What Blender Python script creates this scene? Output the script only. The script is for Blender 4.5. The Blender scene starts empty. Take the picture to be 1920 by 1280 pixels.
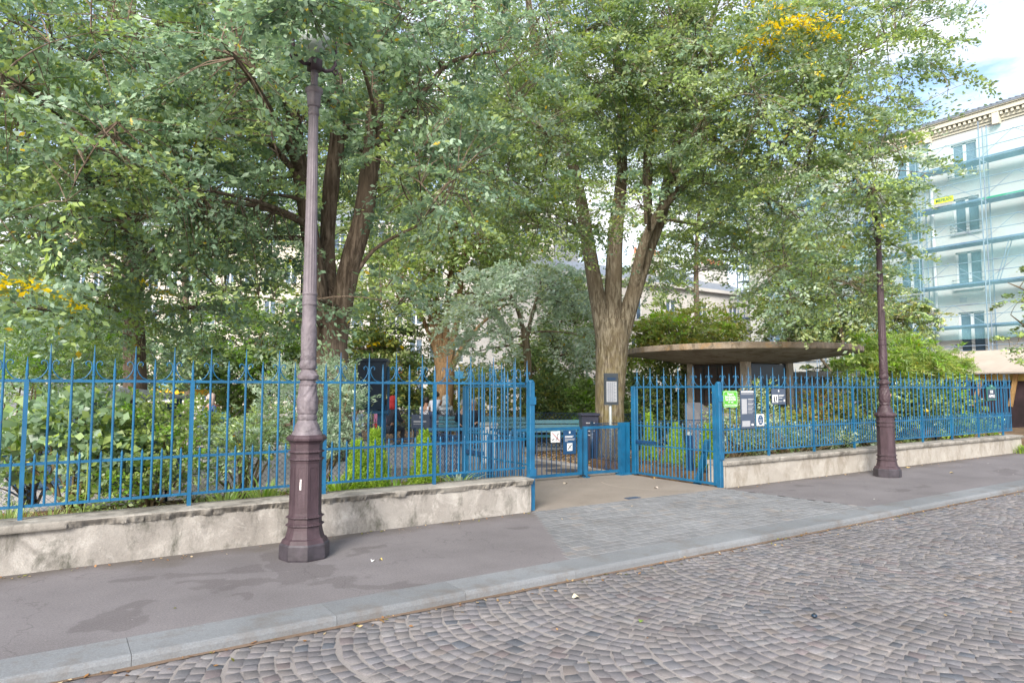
import bpy, bmesh, math, random
import numpy as np
from mathutils import Vector, Matrix, noise
from mathutils import Quaternion
R = math.radians
random.seed(7); rng = np.random.default_rng(7)
scene = bpy.context.scene
C = scene.collection

# ------------------------------------------------------------------ camera, sky, sun, exposure
F_PX = 1280.0; EYE = 1.6; YAW = R(56.2); PITCH = math.atan(90/F_PX)
cam_d = bpy.data.cameras.new('camera'); cam = bpy.data.objects.new('camera', cam_d); C.objects.link(cam)
cam_d.sensor_width = 36; cam_d.lens = 24; cam_d.clip_end = 2000; cam_d.clip_start = 0.05
cam.location = (0, 0, EYE)
cam.rotation_euler = (R(90)+PITCH, 0, YAW-R(90))
scene.camera = cam
scene.view_settings.view_transform = 'Standard'; scene.view_settings.look = 'None'
scene.view_settings.exposure = 1.5; scene.view_settings.gamma = 1
SUN_EL = R(33); SUN_AZ = R(222)          # azimuth of the light's source, measured from +X towards +Y
sun_d = bpy.data.lights.new('sun', 'SUN'); sun_d.energy = 2.4; sun_d.angle = R(22); sun_d.color = (1, .95, .87)
sun = bpy.data.objects.new('sun', sun_d); C.objects.link(sun)
sd = Vector((math.cos(SUN_EL)*math.cos(SUN_AZ), math.cos(SUN_EL)*math.sin(SUN_AZ), math.sin(SUN_EL)))
sun.rotation_euler = (-sd).to_track_quat('-Z', 'Y').to_euler()
world = bpy.data.worlds.new('World'); scene.world = world; world.use_nodes = True
wn = world.node_tree.nodes; wl = world.node_tree.links; wn.clear()
sky = wn.new('ShaderNodeTexSky'); sky.sky_type = 'NISHITA'; sky.sun_disc = False
sky.sun_elevation = SUN_EL; sky.sun_rotation = R(90)-SUN_AZ; sky.air_density = 1.0; sky.dust_density = 2.0
tc = wn.new('ShaderNodeTexCoord'); mp = wn.new('ShaderNodeMapping'); mp.inputs['Scale'].default_value = (1, 1, 2.6)
cn = wn.new('ShaderNodeTexNoise'); cn.inputs['Scale'].default_value = 3.2; cn.inputs['Detail'].default_value = 9; cn.inputs['Roughness'].default_value = .58
cr = wn.new('ShaderNodeValToRGB'); cr.color_ramp.elements[0].position = .43; cr.color_ramp.elements[1].position = .60
mx = wn.new('ShaderNodeMix'); mx.data_type = 'RGBA'
mx.inputs[7].default_value = (5.4, 5.6, 6.0, 1)
bg = wn.new('ShaderNodeBackground'); bg.inputs[1].default_value = .12; wo = wn.new('ShaderNodeOutputWorld')
wl.new(tc.outputs['Generated'], mp.inputs[0]); wl.new(mp.outputs[0], cn.inputs['Vector']); wl.new(cn.outputs[0], cr.inputs[0])
wl.new(cr.outputs[0], mx.inputs[0]); wl.new(sky.outputs[0], mx.inputs[6]); wl.new(mx.outputs[2], bg.inputs[0]); wl.new(bg.outputs[0], wo.inputs[0])
scene.cycles.max_bounces = 8; scene.cycles.transparent_max_bounces = 12; scene.cycles.transmission_bounces = 6
scene.cycles.use_fast_gi = False

# ------------------------------------------------------------------ survey helpers: where a sight line meets a known plane or distance
FW = Vector((math.cos(YAW), math.sin(YAW))); RT = Vector((math.sin(YAW), -math.cos(YAW)))
def ray(u, v):
    x = (u-960)/F_PX; y = (640-v)/F_PX
    fy = math.cos(PITCH)-y*math.sin(PITCH); z = math.sin(PITCH)+y*math.cos(PITCH)
    return Vector((FW.x*fy+RT.x*x, FW.y*fy+RT.y*x, z))
def P(u, v, d):
    r = ray(u, v); t = d/(r.x*FW.x+r.y*FW.y); return Vector((r.x*t, r.y*t, EYE+r.z*t))
def G(u, d): 
    p = P(u, 700, d); return Vector((p.x, p.y, 0))

# ------------------------------------------------------------------ materials
def newmat(name):
    m = bpy.data.materials.new(name); m.use_nodes = True
    return m, m.node_tree.nodes, m.node_tree.links, m.node_tree.nodes['Principled BSDF']
def coords(n, l, scale=(1,1,1), obj=True):
    t = n.new('ShaderNodeTexCoord'); m = n.new('ShaderNodeMapping'); m.inputs['Scale'].default_value = scale
    if obj: l.new(t.outputs['Object'], m.inputs[0])
    else:
        g = n.new('ShaderNodeNewGeometry'); l.new(g.outputs['Position'], m.inputs[0])
    return m.outputs[0]
def ntex(n, l, v, scale, detail=6, rough=.6, dist=0):
    t = n.new('ShaderNodeTexNoise'); t.inputs['Scale'].default_value = scale; t.inputs['Detail'].default_value = detail
    t.inputs['Roughness'].default_value = rough; t.inputs['Distortion'].default_value = dist; l.new(v, t.inputs['Vector']); return t.outputs[0]
def ramp(n, l, f, stops):
    r = n.new('ShaderNodeValToRGB'); e = r.color_ramp.elements
    while len(e) < len(stops): e.new(.5)
    for q, (p, c) in zip(e, stops):
        q.position = p; q.color = (*c, 1) if len(c) == 3 else c
    l.new(f, r.inputs[0]); return r.outputs[0]
def mixc(n, l, f, a, b, mode='MIX'):
    m = n.new('ShaderNodeMix'); m.data_type = 'RGBA'; m.blend_type = mode
    if hasattr(f, 'links'): l.new(f, m.inputs[0])
    else: m.inputs[0].default_value = f
    for s, i in ((a, 6), (b, 7)):
        if hasattr(s, 'links'): l.new(s, m.inputs[i])
        else: m.inputs[i].default_value = (*s, 1)
    return m.outputs[2]
def bump(n, l, b, h, strength=.3, dist=.01):
    bp = n.new('ShaderNodeBump'); bp.inputs['Strength'].default_value = strength; bp.inputs['Distance'].default_value = dist
    l.new(h, bp.inputs['Height']); l.new(bp.outputs[0], b.inputs['Normal'])
G3 = lambda v: (v, v, v)
def simple(name, col, rough=.5, var=.25, scale=6, bmp=0, bscale=60, metal=0, world_=False, spec=.5):
    col = tuple(q*.76 for q in col)
    m, n, l, b = newmat(name)
    v = coords(n, l, obj=not world_)
    f = ntex(n, l, v, scale)
    c = ramp(n, l, f, [(.3, tuple(q*(1-var) for q in col)), (.7, tuple(min(1, q*(1+var)) for q in col))])
    l.new(c, b.inputs['Base Color']); b.inputs['Roughness'].default_value = rough; b.inputs['Metallic'].default_value = metal
    b.inputs['Specular IOR Level'].default_value = spec
    if bmp: bump(n, l, b, ntex(n, l, v, bscale), bmp, .004)
    return m
def leafmat(name, trans=.35, rough=.5, spec=.4):
    m, n, l, b = newmat(name)
    a = n.new('ShaderNodeAttribute'); a.attribute_name = 'tint'
    l.new(a.outputs[0], b.inputs['Base Color']); b.inputs['Roughness'].default_value = rough; b.inputs['Specular IOR Level'].default_value = spec
    tr = n.new('ShaderNodeBsdfTranslucent'); hs = n.new('ShaderNodeHueSaturation'); hs.inputs['Saturation'].default_value = 1.15; hs.inputs['Value'].default_value = 1.3
    hs.inputs['Hue'].default_value = .49
    l.new(a.outputs[0], hs.inputs['Color']); l.new(hs.outputs[0], tr.inputs[0])
    mix = n.new('ShaderNodeMixShader'); mix.inputs[0].default_value = trans
    l.new(b.outputs[0], mix.inputs[1]); l.new(tr.outputs[0], mix.inputs[2])
    l.new(mix.outputs[0], n['Material Output'].inputs[0]); return m
M = {}
def ironpaint():
    m, n, l, b = newmat('blue paint'); v = coords(n, l, obj=False)
    c = ramp(n, l, ntex(n, l, v, 3.5, 6), [(.3, (.003, .063, .142)), (.7, (.006, .110, .230))])
    c = mixc(n, l, ramp(n, l, ntex(n, l, v, 26, 8, .75), [(.645, G3(0)), (.68, G3(.85))]), c, (.075, .04, .028))
    c = mixc(n, l, ramp(n, l, ntex(n, l, v, 9, 8, .7), [(.60, G3(0)), (.72, G3(.4))]), c, (.06, .16, .25))
    l.new(c, b.inputs['Base Color']); l.new(ramp(n, l, ntex(n, l, v, 12, 5), [(.3, G3(.32)), (.7, G3(.62))]), b.inputs['Roughness'])
    bump(n, l, b, ntex(n, l, v, 70, 6, .7), .5, .003); return m
M['blue'] = ironpaint()
M['blue_dark'] = simple('dark blue paint', (.008, .055, .15), .45, .2, 5, .1)
M['navy'] = simple('navy plastic', (.008, .028, .06), .35, .25, 4)
def castpaint(name, a, rough):
    m, n, l, b = newmat(name); v = coords(n, l)
    c = ramp(n, l, ntex(n, l, v, 7, 7, .65), [(.3, tuple(q*.72 for q in a)), (.7, tuple(q*1.2 for q in a))])
    v2 = coords(n, l, (9, 9, .8)); c = mixc(n, l, ramp(n, l, ntex(n, l, v2, 1.5, 6, .7), [(.5, G3(0)), (.75, G3(.45))]), c, tuple(q*1.9+.02 for q in a))
    c = mixc(n, l, ramp(n, l, ntex(n, l, v, 34, 6, .75), [(.66, G3(0)), (.70, G3(.7))]), c, (.028, .020, .022))
    l.new(c, b.inputs['Base Color']); b.inputs['Specular IOR Level'].default_value = .32
    l.new(ramp(n, l, ntex(n, l, v, 9, 6), [(.3, G3(rough-.08)), (.7, G3(rough+.14))]), b.inputs['Roughness'])
    bump(n, l, b, ntex(n, l, v, 55, 8, .75), .8, .006); return m
M['lamp_sky_sheen'] = castpaint('lilac grey sky sheen paint', (.135, .115, .128), .44)  # lamp paint made paler: sky gloss on the shaft put into its colour
M['lamp'] = castpaint('aubergine cast iron paint', (.050, .031, .038), .48)
M['lamp_base'] = simple('worn dark iron', (.05, .042, .052), .5, .45, 11, .5, 40)
M['lampglass'] = simple('opal glass', (.62, .66, .66), .2, .04)
M['white'] = simple('white enamel', (.78, .78, .78), .35, .05)
M['signgrey'] = simple('slate sign', (.065, .09, .14), .4, .1)
M['signframe'] = simple('sign frame', (.05, .06, .07), .4, .2)
M['panelgrey'] = simple('pale list', (.42, .43, .46), .5, .1, 30)
M['green_sign'] = simple('green enamel', (.10, .48, .02), .35, .05)
M['signblue'] = simple('blue enamel', (.015, .07, .17), .35, .1)
M['navysign'] = simple('street plate', (.012, .04, .09), .3, .1)
M['plate_rim'] = simple('plate rim green', (.03, .17, .14), .4, .1)
M['red'] = simple('red paint', (.5, .03, .03), .5, .1)
M['redcloth'] = simple('red cloth', (.55, .03, .03), .8, .15, 20)
M['galv'] = simple('galvanised steel', (.42, .46, .46), .45, .15, 12, metal=.2)
M['scaf'] = simple('scaffold tube', (.20, .27, .36), .45, .15)
M['deck'] = simple('scaffold deck', (.10, .19, .32), .6, .2)
M['deckgreen'] = simple('green toe board', (.02, .36, .22), .6, .1)
M['frame'] = simple('white window frame', (.72, .74, .76), .4, .03)
M['ironblack'] = simple('black iron', (.02, .022, .025), .5, .2)
M['facade'] = simple('white render facade', (.56, .57, .55), .9, .05, .6)
M['facade2'] = simple('cream facade', (.60, .56, .48), .9, .07, .5)
M['facade3'] = simple('ivory facade', (.64, .61, .57), .9, .05, .5)
M['zinc'] = simple('zinc roof', (.20, .23, .27), .5, .15, 2)
M['terracotta'] = simple('chimney pot', (.48, .17, .08), .8, .15)
M['hoard'] = simple('dark hoarding', (.035, .018, .024), .7, .7, 1.3)
M['canopy'] = simple('beige boarding', (.50, .43, .36), .8, .1, 1.5)
M['wood'] = simple('raw timber', (.42, .25, .10), .8, .2, 8)
M['yellowboard'] = simple('yellow boarding', (.62, .47, .16), .8, .1)
M['orange'] = simple('orange barrier plastic', (.75, .10, .03), .4, .1)
M['greyroof'] = simple('grey sheet roof', (.33, .35, .37), .6, .1, 3)
M['skin'] = simple('skin', (.36, .19, .12), .55, .08, 20)
M['skin2'] = simple('tan skin', (.52, .31, .22), .55, .08, 20)
M['hair'] = simple('dark hair', (.018, .014, .012), .6, .3, 30)
M['greyhair'] = simple('grey hair', (.42, .40, .38), .7, .2, 30)
for k, c in dict(whitecloth=(.68, .68, .74), greycloth=(.40, .43, .45), darkcloth=(.03, .035, .05), pinkcloth=(.65, .25, .38), yellowcloth=(.75, .48, .02),
                 maroon=(.14, .02, .035), bluecloth=(.03, .10, .28), beigecloth=(.60, .45, .40), jeans=(.05, .08, .16), palecloth=(.35, .48, .66), tealcloth=(.03, .20, .34)).items():
    M[k] = simple(k, c, .85, .12, 15)
def bench_mat():
    return simple('bench slats green blue', (.035, .20, .26), .35, .15, 7)
M['bench'] = bench_mat()
M['cover'] = simple('manhole iron', (.10, .09, .09), .55, .3, 40, .4, 120)
M['stem'] = simple('plant stem', (.14, .10, .05), .8, .3, 12)
M['leaf'] = leafmat('leaves', .44, .38, .6)
M['leafgloss'] = leafmat('glossy leaves', .2, .3, .6)
M['needle'] = leafmat('needles', .3, .6, .25)

def barkmat(name, a, b_, moss=None):
    m, n, l, b = newmat(name)
    v = coords(n, l, (1, 1, .16), obj=False); f = ntex(n, l, v, 22, 9, .68, .4)
    c = ramp(n, l, f, [(.28, tuple(q*.35 for q in a)), (.45, a), (.62, b_), (.8, tuple(min(1, q*1.25) for q in b_))])
    v2 = coords(n, l, obj=False); f2 = ntex(n, l, v2, 1.8, 5)
    c = mixc(n, l, ramp(n, l, f2, [(.42, G3(0)), (.62, G3(.75))]), c, tuple(q*1.5 for q in a))
    if moss:
        f3 = ntex(n, l, v2, 5, 7, .65)
        g = n.new('ShaderNodeNewGeometry'); s = n.new('ShaderNodeSeparateXYZ'); l.new(g.outputs['Position'], s.inputs[0])
        mr = n.new('ShaderNodeMapRange'); mr.inputs[1].default_value = .3; mr.inputs[2].default_value = 3.4; mr.inputs[3].default_value = .62; mr.inputs[4].default_value = 0
        l.new(s.outputs[2], mr.inputs[0])
        mm = n.new('ShaderNodeMath'); mm.operation = 'MULTIPLY'; l.new(mr.outputs[0], mm.inputs[0])
        l.new(ramp(n, l, f3, [(.40, G3(0)), (.60, G3(1))]), mm.inputs[1])
        c = mixc(n, l, mm.outputs[0], c, moss)
    l.new(c, b.inputs['Base Color']); b.inputs['Roughness'].default_value = .95; b.inputs['Specular IOR Level'].default_value = .15
    bump(n, l, b, f, .9, .03); return m
M['bark1'] = barkmat('brown bark', (.095, .070, .052), (.24, .185, .142))
M['bark2'] = barkmat('grey bark', (.10, .08, .055), (.30, .265, .20), (.20, .165, .05))
M['bark3'] = barkmat('ochre bark', (.12, .075, .04), (.27, .18, .10))

def stone_attr(name, rough=.8, k=.18, bs=70, dirt=.35):
    m, n, l, b = newmat(name)
    a = n.new('ShaderNodeAttribute'); a.attribute_name = 'tint'
    v = coords(n, l, obj=False); f = ntex(n, l, v, bs, 6, .7); f2 = ntex(n, l, v, .55, 4, .6)
    c = mixc(n, l, 1.0, a.outputs[0], ramp(n, l, f, [(.3, G3(.80*(1-k))), (.7, G3(.80*(1+k)))]), 'MULTIPLY')
    c = mixc(n, l, 1.0, c, ramp(n, l, f2, [(.35, G3(.86)), (.65, G3(1.12))]), 'MULTIPLY')
    c = mixc(n, l, ramp(n, l, ntex(n, l, v, 2.6, 9, .75), [(.50, G3(0)), (.68, G3(dirt))]), c, (.115, .092, .075))
    c = mixc(n, l, ramp(n, l, ntex(n, l, v, 46, 3, .5), [(.72, G3(0)), (.75, G3(.6))]), c, (.34, .32, .30))
    l.new(c, b.inputs['Base Color']); b.inputs['Roughness'].default_value = rough; b.inputs['Specular IOR Level'].default_value = .3
    bump(n, l, b, ntex(n, l, v, 28, 8, .8), .6, .010); return m
M['cobble'] = stone_attr('porphyry setts', .72)
M['sett'] = stone_attr('granite setts', .85, .14, 120)
M['kerb'] = stone_attr('granite kerb', .85, .2, 90, .6)
def groundmat(name, a, b_, speck=.2, dirt=None):
    a = tuple(q*.80 for q in a); b_ = tuple(q*.80 for q in b_)
    m, n, l, b = newmat(name); v = coords(n, l, obj=False)
    c = ramp(n, l, ntex(n, l, v, 1.1, 6), [(.3, a), (.7, b_)])
    c = mixc(n, l, 1.0, c, ramp(n, l, ntex(n, l, v, 170, 4, .8), [(.3, G3(1-speck)), (.7, G3(1+speck))]), 'MULTIPLY')
    if dirt:
        c = mixc(n, l, ramp(n, l, ntex(n, l, v, 3.5, 8, .7), [(.48, G3(0)), (.62, G3(.7))]), c, dirt)
    l.new(c, b.inputs['Base Color']); b.inputs['Roughness'].default_value = .92; b.inputs['Specular IOR Level'].default_value = .2
    bump(n, l, b, ntex(n, l, v, 140, 5, .7), .4, .006); return m, n, l, b, c, v
M['joint'] = groundmat('sandy joints', (.225, .203, .196), (.30, .275, .262), .3)[0]
M['asphalt2'] = groundmat('far road', (.17, .16, .16), (.24, .22, .22))[0]
M['path'] = groundmat('park path asphalt', (.40, .365, .335), (.50, .46, .43), .2)[0]
M['entry'] = groundmat('entrance fine gravel asphalt', (.24, .205, .175), (.31, .27, .235), .35)[0]
M['soil'] = groundmat('garden soil', (.09, .06, .04), (.17, .115, .07), .4, (.24, .15, .07))[0]
M['gutter'] = groundmat('gutter dirt', (.12, .085, .06), (.22, .16, .12), .4)[0]
def pavement():
    m, n, l, b, c, v = groundmat('pavement asphalt', (.158, .145, .150), (.210, .194, .201), .26)
    # wet looking run off stains with their own outline, across the pavement to the kerb
    nz = n.new('ShaderNodeTexNoise'); nz.inputs['Scale'].default_value = 2.3; nz.inputs['Detail'].default_value = 6; l.new(v, nz.inputs['Vector'])
    sub = n.new('ShaderNodeVectorMath'); sub.operation = 'SUBTRACT'; l.new(nz.outputs['Color'], sub.inputs[0]); sub.inputs[1].default_value = (.5, .5, .5)
    sc = n.new('ShaderNodeVectorMath'); sc.operation = 'SCALE'; sc.inputs['Scale'].default_value = .9; l.new(sub.outputs[0], sc.inputs[0])
    ad = n.new('ShaderNodeVectorMath'); ad.operation = 'ADD'; l.new(v, ad.inputs[0]); l.new(sc.outputs[0], ad.inputs[1])
    acc = None
    for (x0, y0, x1, y1, w) in [(1.0, 6.2, 1.75, 5.9, .10), (1.75, 5.9, 2.45, 5.25, .13), (.55, 5.9, .35, 5.45, .12), (2.45, 6.5, 2.75, 6.6, .10), (1.1, 5.75, 1.35, 5.6, .07),
                                (1.5, 6.5, .6, 6.6, .10), (4.4, 6.8, 4.6, 6.7, .09), (1.9, 6.2, 2.0, 6.9, .3), (15, 5.6, 16, 6.1, .2), (11.2, 5.6, 12.2, 5.7, .10), (8.6, 6.6, 10.6, 6.9, .05)]:
        A = Vector((x0, y0, 0)); D = Vector((x1-x0, y1-y0, 0)); L2 = D.length_squared
        s = n.new('ShaderNodeVectorMath'); s.operation = 'SUBTRACT'; l.new(ad.outputs[0], s.inputs[0]); s.inputs[1].default_value = A
        d = n.new('ShaderNodeVectorMath'); d.operation = 'DOT_PRODUCT'; l.new(s.outputs[0], d.inputs[0]); d.inputs[1].default_value = D/L2
        cl = n.new('ShaderNodeClamp'); l.new(d.outputs['Value'], cl.inputs[0])
        pr = n.new('ShaderNodeVectorMath'); pr.operation = 'SCALE'; pr.inputs[0].default_value = D; l.new(cl.outputs[0], pr.inputs['Scale'])
        s2 = n.new('ShaderNodeVectorMath'); s2.operation = 'DISTANCE'; l.new(s.outputs[0], s2.inputs[0]); l.new(pr.outputs[0], s2.inputs[1])
        q = n.new('ShaderNodeMath'); q.operation = 'SUBTRACT'; l.new(s2.outputs['Value'], q.inputs[0]); q.inputs[1].default_value = w
        if acc is None: acc = q.outputs[0]
        else:
            mn = n.new('ShaderNodeMath'); mn.operation = 'MINIMUM'; l.new(acc, mn.inputs[0]); l.new(q.outputs[0], mn.inputs[1]); acc = mn.outputs[0]
    mr = n.new('ShaderNodeMapRange'); mr.inputs[1].default_value = -.012; mr.inputs[2].default_value = .02; mr.inputs[3].default_value = .36; mr.inputs[4].default_value = 0
    l.new(acc, mr.inputs[0])
    c2 = mixc(n, l, mr.outputs[0], c, (.07, .06, .062))
    g = n.new('ShaderNodeSeparateXYZ'); l.new(ad.outputs[0], g.inputs[0])       # grit washed up along the wall foot
    w1 = n.new('ShaderNodeMapRange'); w1.inputs[1].default_value = 7.05; w1.inputs[2].default_value = 7.42; w1.inputs[3].default_value = 0; w1.inputs[4].default_value = .7; l.new(g.outputs[1], w1.inputs[0])
    c2 = mixc(n, l, w1.outputs[0], c2, (.085, .072, .060))
    c2 = mixc(n, l, ramp(n, l, ntex(n, l, v, 38, 3, .5), [(.70, G3(0)), (.73, G3(.55))]), c2, (.30, .28, .27))
    c2 = mixc(n, l, 1.0, c2, ramp(n, l, ntex(n, l, v, 60, 6, .85), [(.3, G3(.72)), (.7, G3(1.28))]), 'MULTIPLY')
    vc = n.new('ShaderNodeTexVoronoi'); vc.feature = 'DISTANCE_TO_EDGE'; vc.inputs['Scale'].default_value = .42; l.new(ad.outputs[0], vc.inputs['Vector'])
    c2 = mixc(n, l, ramp(n, l, vc.outputs['Distance'], [(.0, G3(.35)), (.0025, G3(0))]), c2, (.05, .045, .045))
    l.new(c2, b.inputs['Base Color']); return m
M['pavement'] = pavement()
def concrete(name, a, b_, dark, light, streak=True):
    a, b_, dark, light = [tuple(q*.74 for q in c_) for c_ in (a, b_, dark, light)]
    m, n, l, b = newmat(name); v = coords(n, l, obj=False)
    c = ramp(n, l, ntex(n, l, v, 2.2, 9, .68), [(.32, a), (.66, b_)])
    c = mixc(n, l, ramp(n, l, ntex(n, l, v, 3.1, 10, .72, .6), [(.50, G3(0)), (.66, G3(.8))]), c, light)
    v2 = coords(n, l, (1, 1, .55), obj=False)
    c = mixc(n, l, ramp(n, l, ntex(n, l, v2, 2.7, 9, .75, .3), [(.49, G3(0)), (.64, G3(.9))]), c, dark)
    c = mixc(n, l, 1.0, c, ramp(n, l, ntex(n, l, v, 90, 5, .75), [(.3, G3(.86)), (.7, G3(1.12))]), 'MULTIPLY')
    l.new(c, b.inputs['Base Color']); b.inputs['Roughness'].default_value = .93; b.inputs['Specular IOR Level'].default_value = .2
    bump(n, l, b, ntex(n, l, v, 32, 9, .75), .7, .012); return m
M['wall'] = concrete('weathered render', (.30, .275, .25), (.44, .41, .375), (.10, .098, .078), (.62, .585, .54))
M['wall2'] = concrete('pale render', (.40, .365, .32), (.50, .465, .415), (.30, .26, .21), (.58, .54, .48))
M['cope'] = concrete('broken coping', (.27, .25, .22), (.40, .37, .33), (.12, .11, .095), (.52, .49, .44))
M['kiosk'] = concrete('stained concrete', (.38, .34, .29), (.52, .47, .41), (.24, .19, .15), (.60, .55, .48))
M['rim'] = concrete('mossy rim', (.24, .19, .14), (.42, .35, .28), (.10, .08, .05), (.48, .30, .14))
def netmat():
    m, n, l, b = newmat('debris netting')
    b.inputs['Base Color'].default_value = (.34, .72, .80, 1); b.inputs['Roughness'].default_value = .9
    t = n.new('ShaderNodeBsdfTransparent'); mix = n.new('ShaderNodeMixShader')
    v = coords(n, l, (1, 1, 1)); l.new(ramp(n, l, ntex(n, l, v, .5, 4), [(.35, G3(.08)), (.65, G3(.20))]), mix.inputs[0])
    l.new(t.outputs[0], mix.inputs[1]); l.new(b.outputs[0], mix.inputs[2]); l.new(mix.outputs[0], n['Material Output'].inputs[0]); return m
M['net'] = netmat()
def glassmat():
    m, n, l, b = newmat('window glass'); v = coords(n, l, obj=False)
    l.new(ramp(n, l, ntex(n, l, v, .8, 3), [(.35, (.03, .05, .08)), (.65, (.08, .13, .19))]), b.inputs['Base Color'])
    b.inputs['Roughness'].default_value = .08; b.inputs['Specular IOR Level'].default_value = .6; return m
M['glass'] = glassmat()

# ------------------------------------------------------------------ mesh builder
class MB:
    def __init__(s): s.v = []; s.f = []; s.c = []; s.smooth = False
    def add(s, vs, fs, col=None):
        o = len(s.v); s.v += [tuple(q) for q in vs]; s.f += [tuple(i+o for i in f) for f in fs]
        if col is not None: s.c += [col]*len(vs)
        return s
    def box(s, x0, x1, y0, y1, z0, z1, col=None):
        return s.add([(x0,y0,z0),(x1,y0,z0),(x1,y1,z0),(x0,y1,z0),(x0,y0,z1),(x1,y0,z1),(x1,y1,z1),(x0,y1,z1)],
              [(0,3,2,1),(4,5,6,7),(0,1,5,4),(1,2,6,5),(2,3,7,6),(3,0,4,7)], col)
    def bevbox(s, x0, x1, y0, y1, z0, z1, b=.01):
        vs = []; 
        for z, i in ((z0, b), (z0+b, 0), (z1-b, 0), (z1, b)):
            for (x, y, sx, sy) in ((x0,y0,1,1),(x1,y0,-1,1),(x1,y1,-1,-1),(x0,y1,1,-1)):
                vs += [(x+sx*(i+b)*1.0, y+sy*i, z), (x+sx*i, y+sy*(i+b), z)]
        # order each ring round
        rings = []
        for k in range(4):
            a = vs[k*8:k*8+8]; rings.append([a[1], a[0], a[2], a[3], a[5], a[4], a[6], a[7]])
        V = [p for r in rings for p in r]; F = []
        for k in range(3):
            for i in range(8): F.append((k*8+i, k*8+(i+1) % 8, k*8+8+(i+1) % 8, k*8+8+i))
        F.append(tuple(reversed(range(8)))); F.append(tuple(range(24, 32)))
        return s.add(V, F)
    def bar(s, a, b, w, h=None, up=(0,0,1), col=None):
        a = Vector(a); b = Vector(b); h = h or w; d = (b-a).normalized(); u = Vector(up)
        if abs(d.dot(u)) > .98: u = Vector((0, 1, 0)) if abs(d.y) < .9 else Vector((1, 0, 0))
        r = d.cross(u).normalized()*w/2; u = r.cross(d).normalized()*h/2
        return s.add([a-r-u, a+r-u, a+r+u, a-r+u, b-r-u, b+r-u, b+r+u, b-r+u],
              [(0,3,2,1),(4,5,6,7),(0,1,5,4),(1,2,6,5),(2,3,7,6),(3,0,4,7)], col)
    def tube(s, pts, rad, n=8, cap=True, wob=0):
        pts = [Vector(p) for p in pts]; k = len(pts)
        if not hasattr(rad, '__len__'): rad = [rad]*k
        o = len(s.v); ref = None
        for i, p in enumerate(pts):
            d = (pts[min(i+1, k-1)]-pts[max(i-1, 0)])
            d = d.normalized() if d.length > 1e-9 else Vector((0, 0, 1))
            if ref is None: ref = d.orthogonal().normalized()
            ref = (ref-d*ref.dot(d)); ref = ref.normalized() if ref.length > 1e-6 else d.orthogonal().normalized()
            b = d.cross(ref)
            for j in range(n):
                a = 2*math.pi*j/n; rr = rad[i]
                q = p+ref*math.cos(a)*rr+b*math.sin(a)*rr
                if wob: q = p+(q-p)*(1+wob*noise.noise(q*3.0)+wob*.5*noise.noise(q*9.0))
                s.v.append(tuple(q))
        for i in range(k-1):
            for j in range(n): s.f.append((o+i*n+j, o+i*n+(j+1) % n, o+(i+1)*n+(j+1) % n, o+(i+1)*n+j))
        if cap: s.f.append(tuple(o+j for j in reversed(range(n)))); s.f.append(tuple(o+(k-1)*n+j for j in range(n)))
        return s
    def lathe(s, prof, n=24, c=(0,0), fn=None, rot=0):
        o = len(s.v)
        for (z, r) in prof:
            for j in range(n):
                a = 2*math.pi*(j+rot)/n; rr = r if fn is None else fn(z, r, a)
                s.v.append((c[0]+rr*math.cos(a), c[1]+rr*math.sin(a), z))
        for i in range(len(prof)-1):
            for j in range(n): s.f.append((o+i*n+j, o+i*n+(j+1) % n, o+(i+1)*n+(j+1) % n, o+(i+1)*n+j))
        s.f.append(tuple(o+j for j in reversed(range(n)))); s.f.append(tuple(o+(len(prof)-1)*n+j for j in range(n)))
        return s
    def mesh(s, name, mat, smooth=False):
        me = bpy.data.meshes.new(name); me.from_pydata(s.v, [], s.f)
        if s.c:
            a = me.attributes.new('tint', 'FLOAT_COLOR', 'POINT')
            arr = np.ones((len(s.v), 4), np.float32); arr[:, :3] = np.array(s.c, np.float32)[:, :3]; a.data.foreach_set('color', arr.ravel())
        if mat is not None: me.materials.append(mat)
        if smooth: me.shade_smooth()
        return me
    def build(s, name, mat, parent=None, loc=None, smooth=False):
        return put(name, s.mesh(name, mat, smooth), parent, loc)
def put(name, me, parent=None, loc=None, rot=None):
    o = bpy.data.objects.new(name, me); C.objects.link(o)
    if parent is not None: o.parent = parent
    if loc is not None: o.location = loc
    if rot is not None: o.rotation_euler = rot
    return o
def tag(o, label, cat, group=None):
    o['label'] = label; o['category'] = cat
    if group: o['group'] = group
    return o
def thing(name, label, cat, loc=(0,0,0), rz=0, group=None):
    o = bpy.data.objects.new(name, None); C.objects.link(o); o.location = loc; o.rotation_euler = (0, 0, rz)
    return tag(o, label, cat, group)
def struct(o): o['kind'] = 'structure'; return o
def stuff(o): o['kind'] = 'stuff'; return o
def smooth_angle(o, a=40):
    me = o.data; me.shade_smooth()
    try: me.set_sharp_from_angle(angle=R(a))
    except Exception: pass
    return o
def npmesh(name, V, F4, tint, mat):
    me = bpy.data.meshes.new(name); nv = len(V); nf = len(F4)
    me.vertices.add(nv); me.vertices.foreach_set('co', np.ascontiguousarray(V, np.float32).ravel())
    me.loops.add(nf*4); me.loops.foreach_set('vertex_index', np.ascontiguousarray(F4, np.int32).ravel())
    me.polygons.add(nf); me.polygons.foreach_set('loop_start', np.arange(0, nf*4, 4, dtype=np.int32))
    me.polygons.foreach_set('loop_total', np.full(nf, 4, np.int32))
    a = me.attributes.new('tint', 'FLOAT_COLOR', 'POINT')
    arr = np.ones((nv, 4), np.float32); arr[:, :3] = np.clip(tint, 0, 1); a.data.foreach_set('color', arr.ravel())
    me.materials.append(mat); me.update(calc_edges=True); me.validate(); return me
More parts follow.
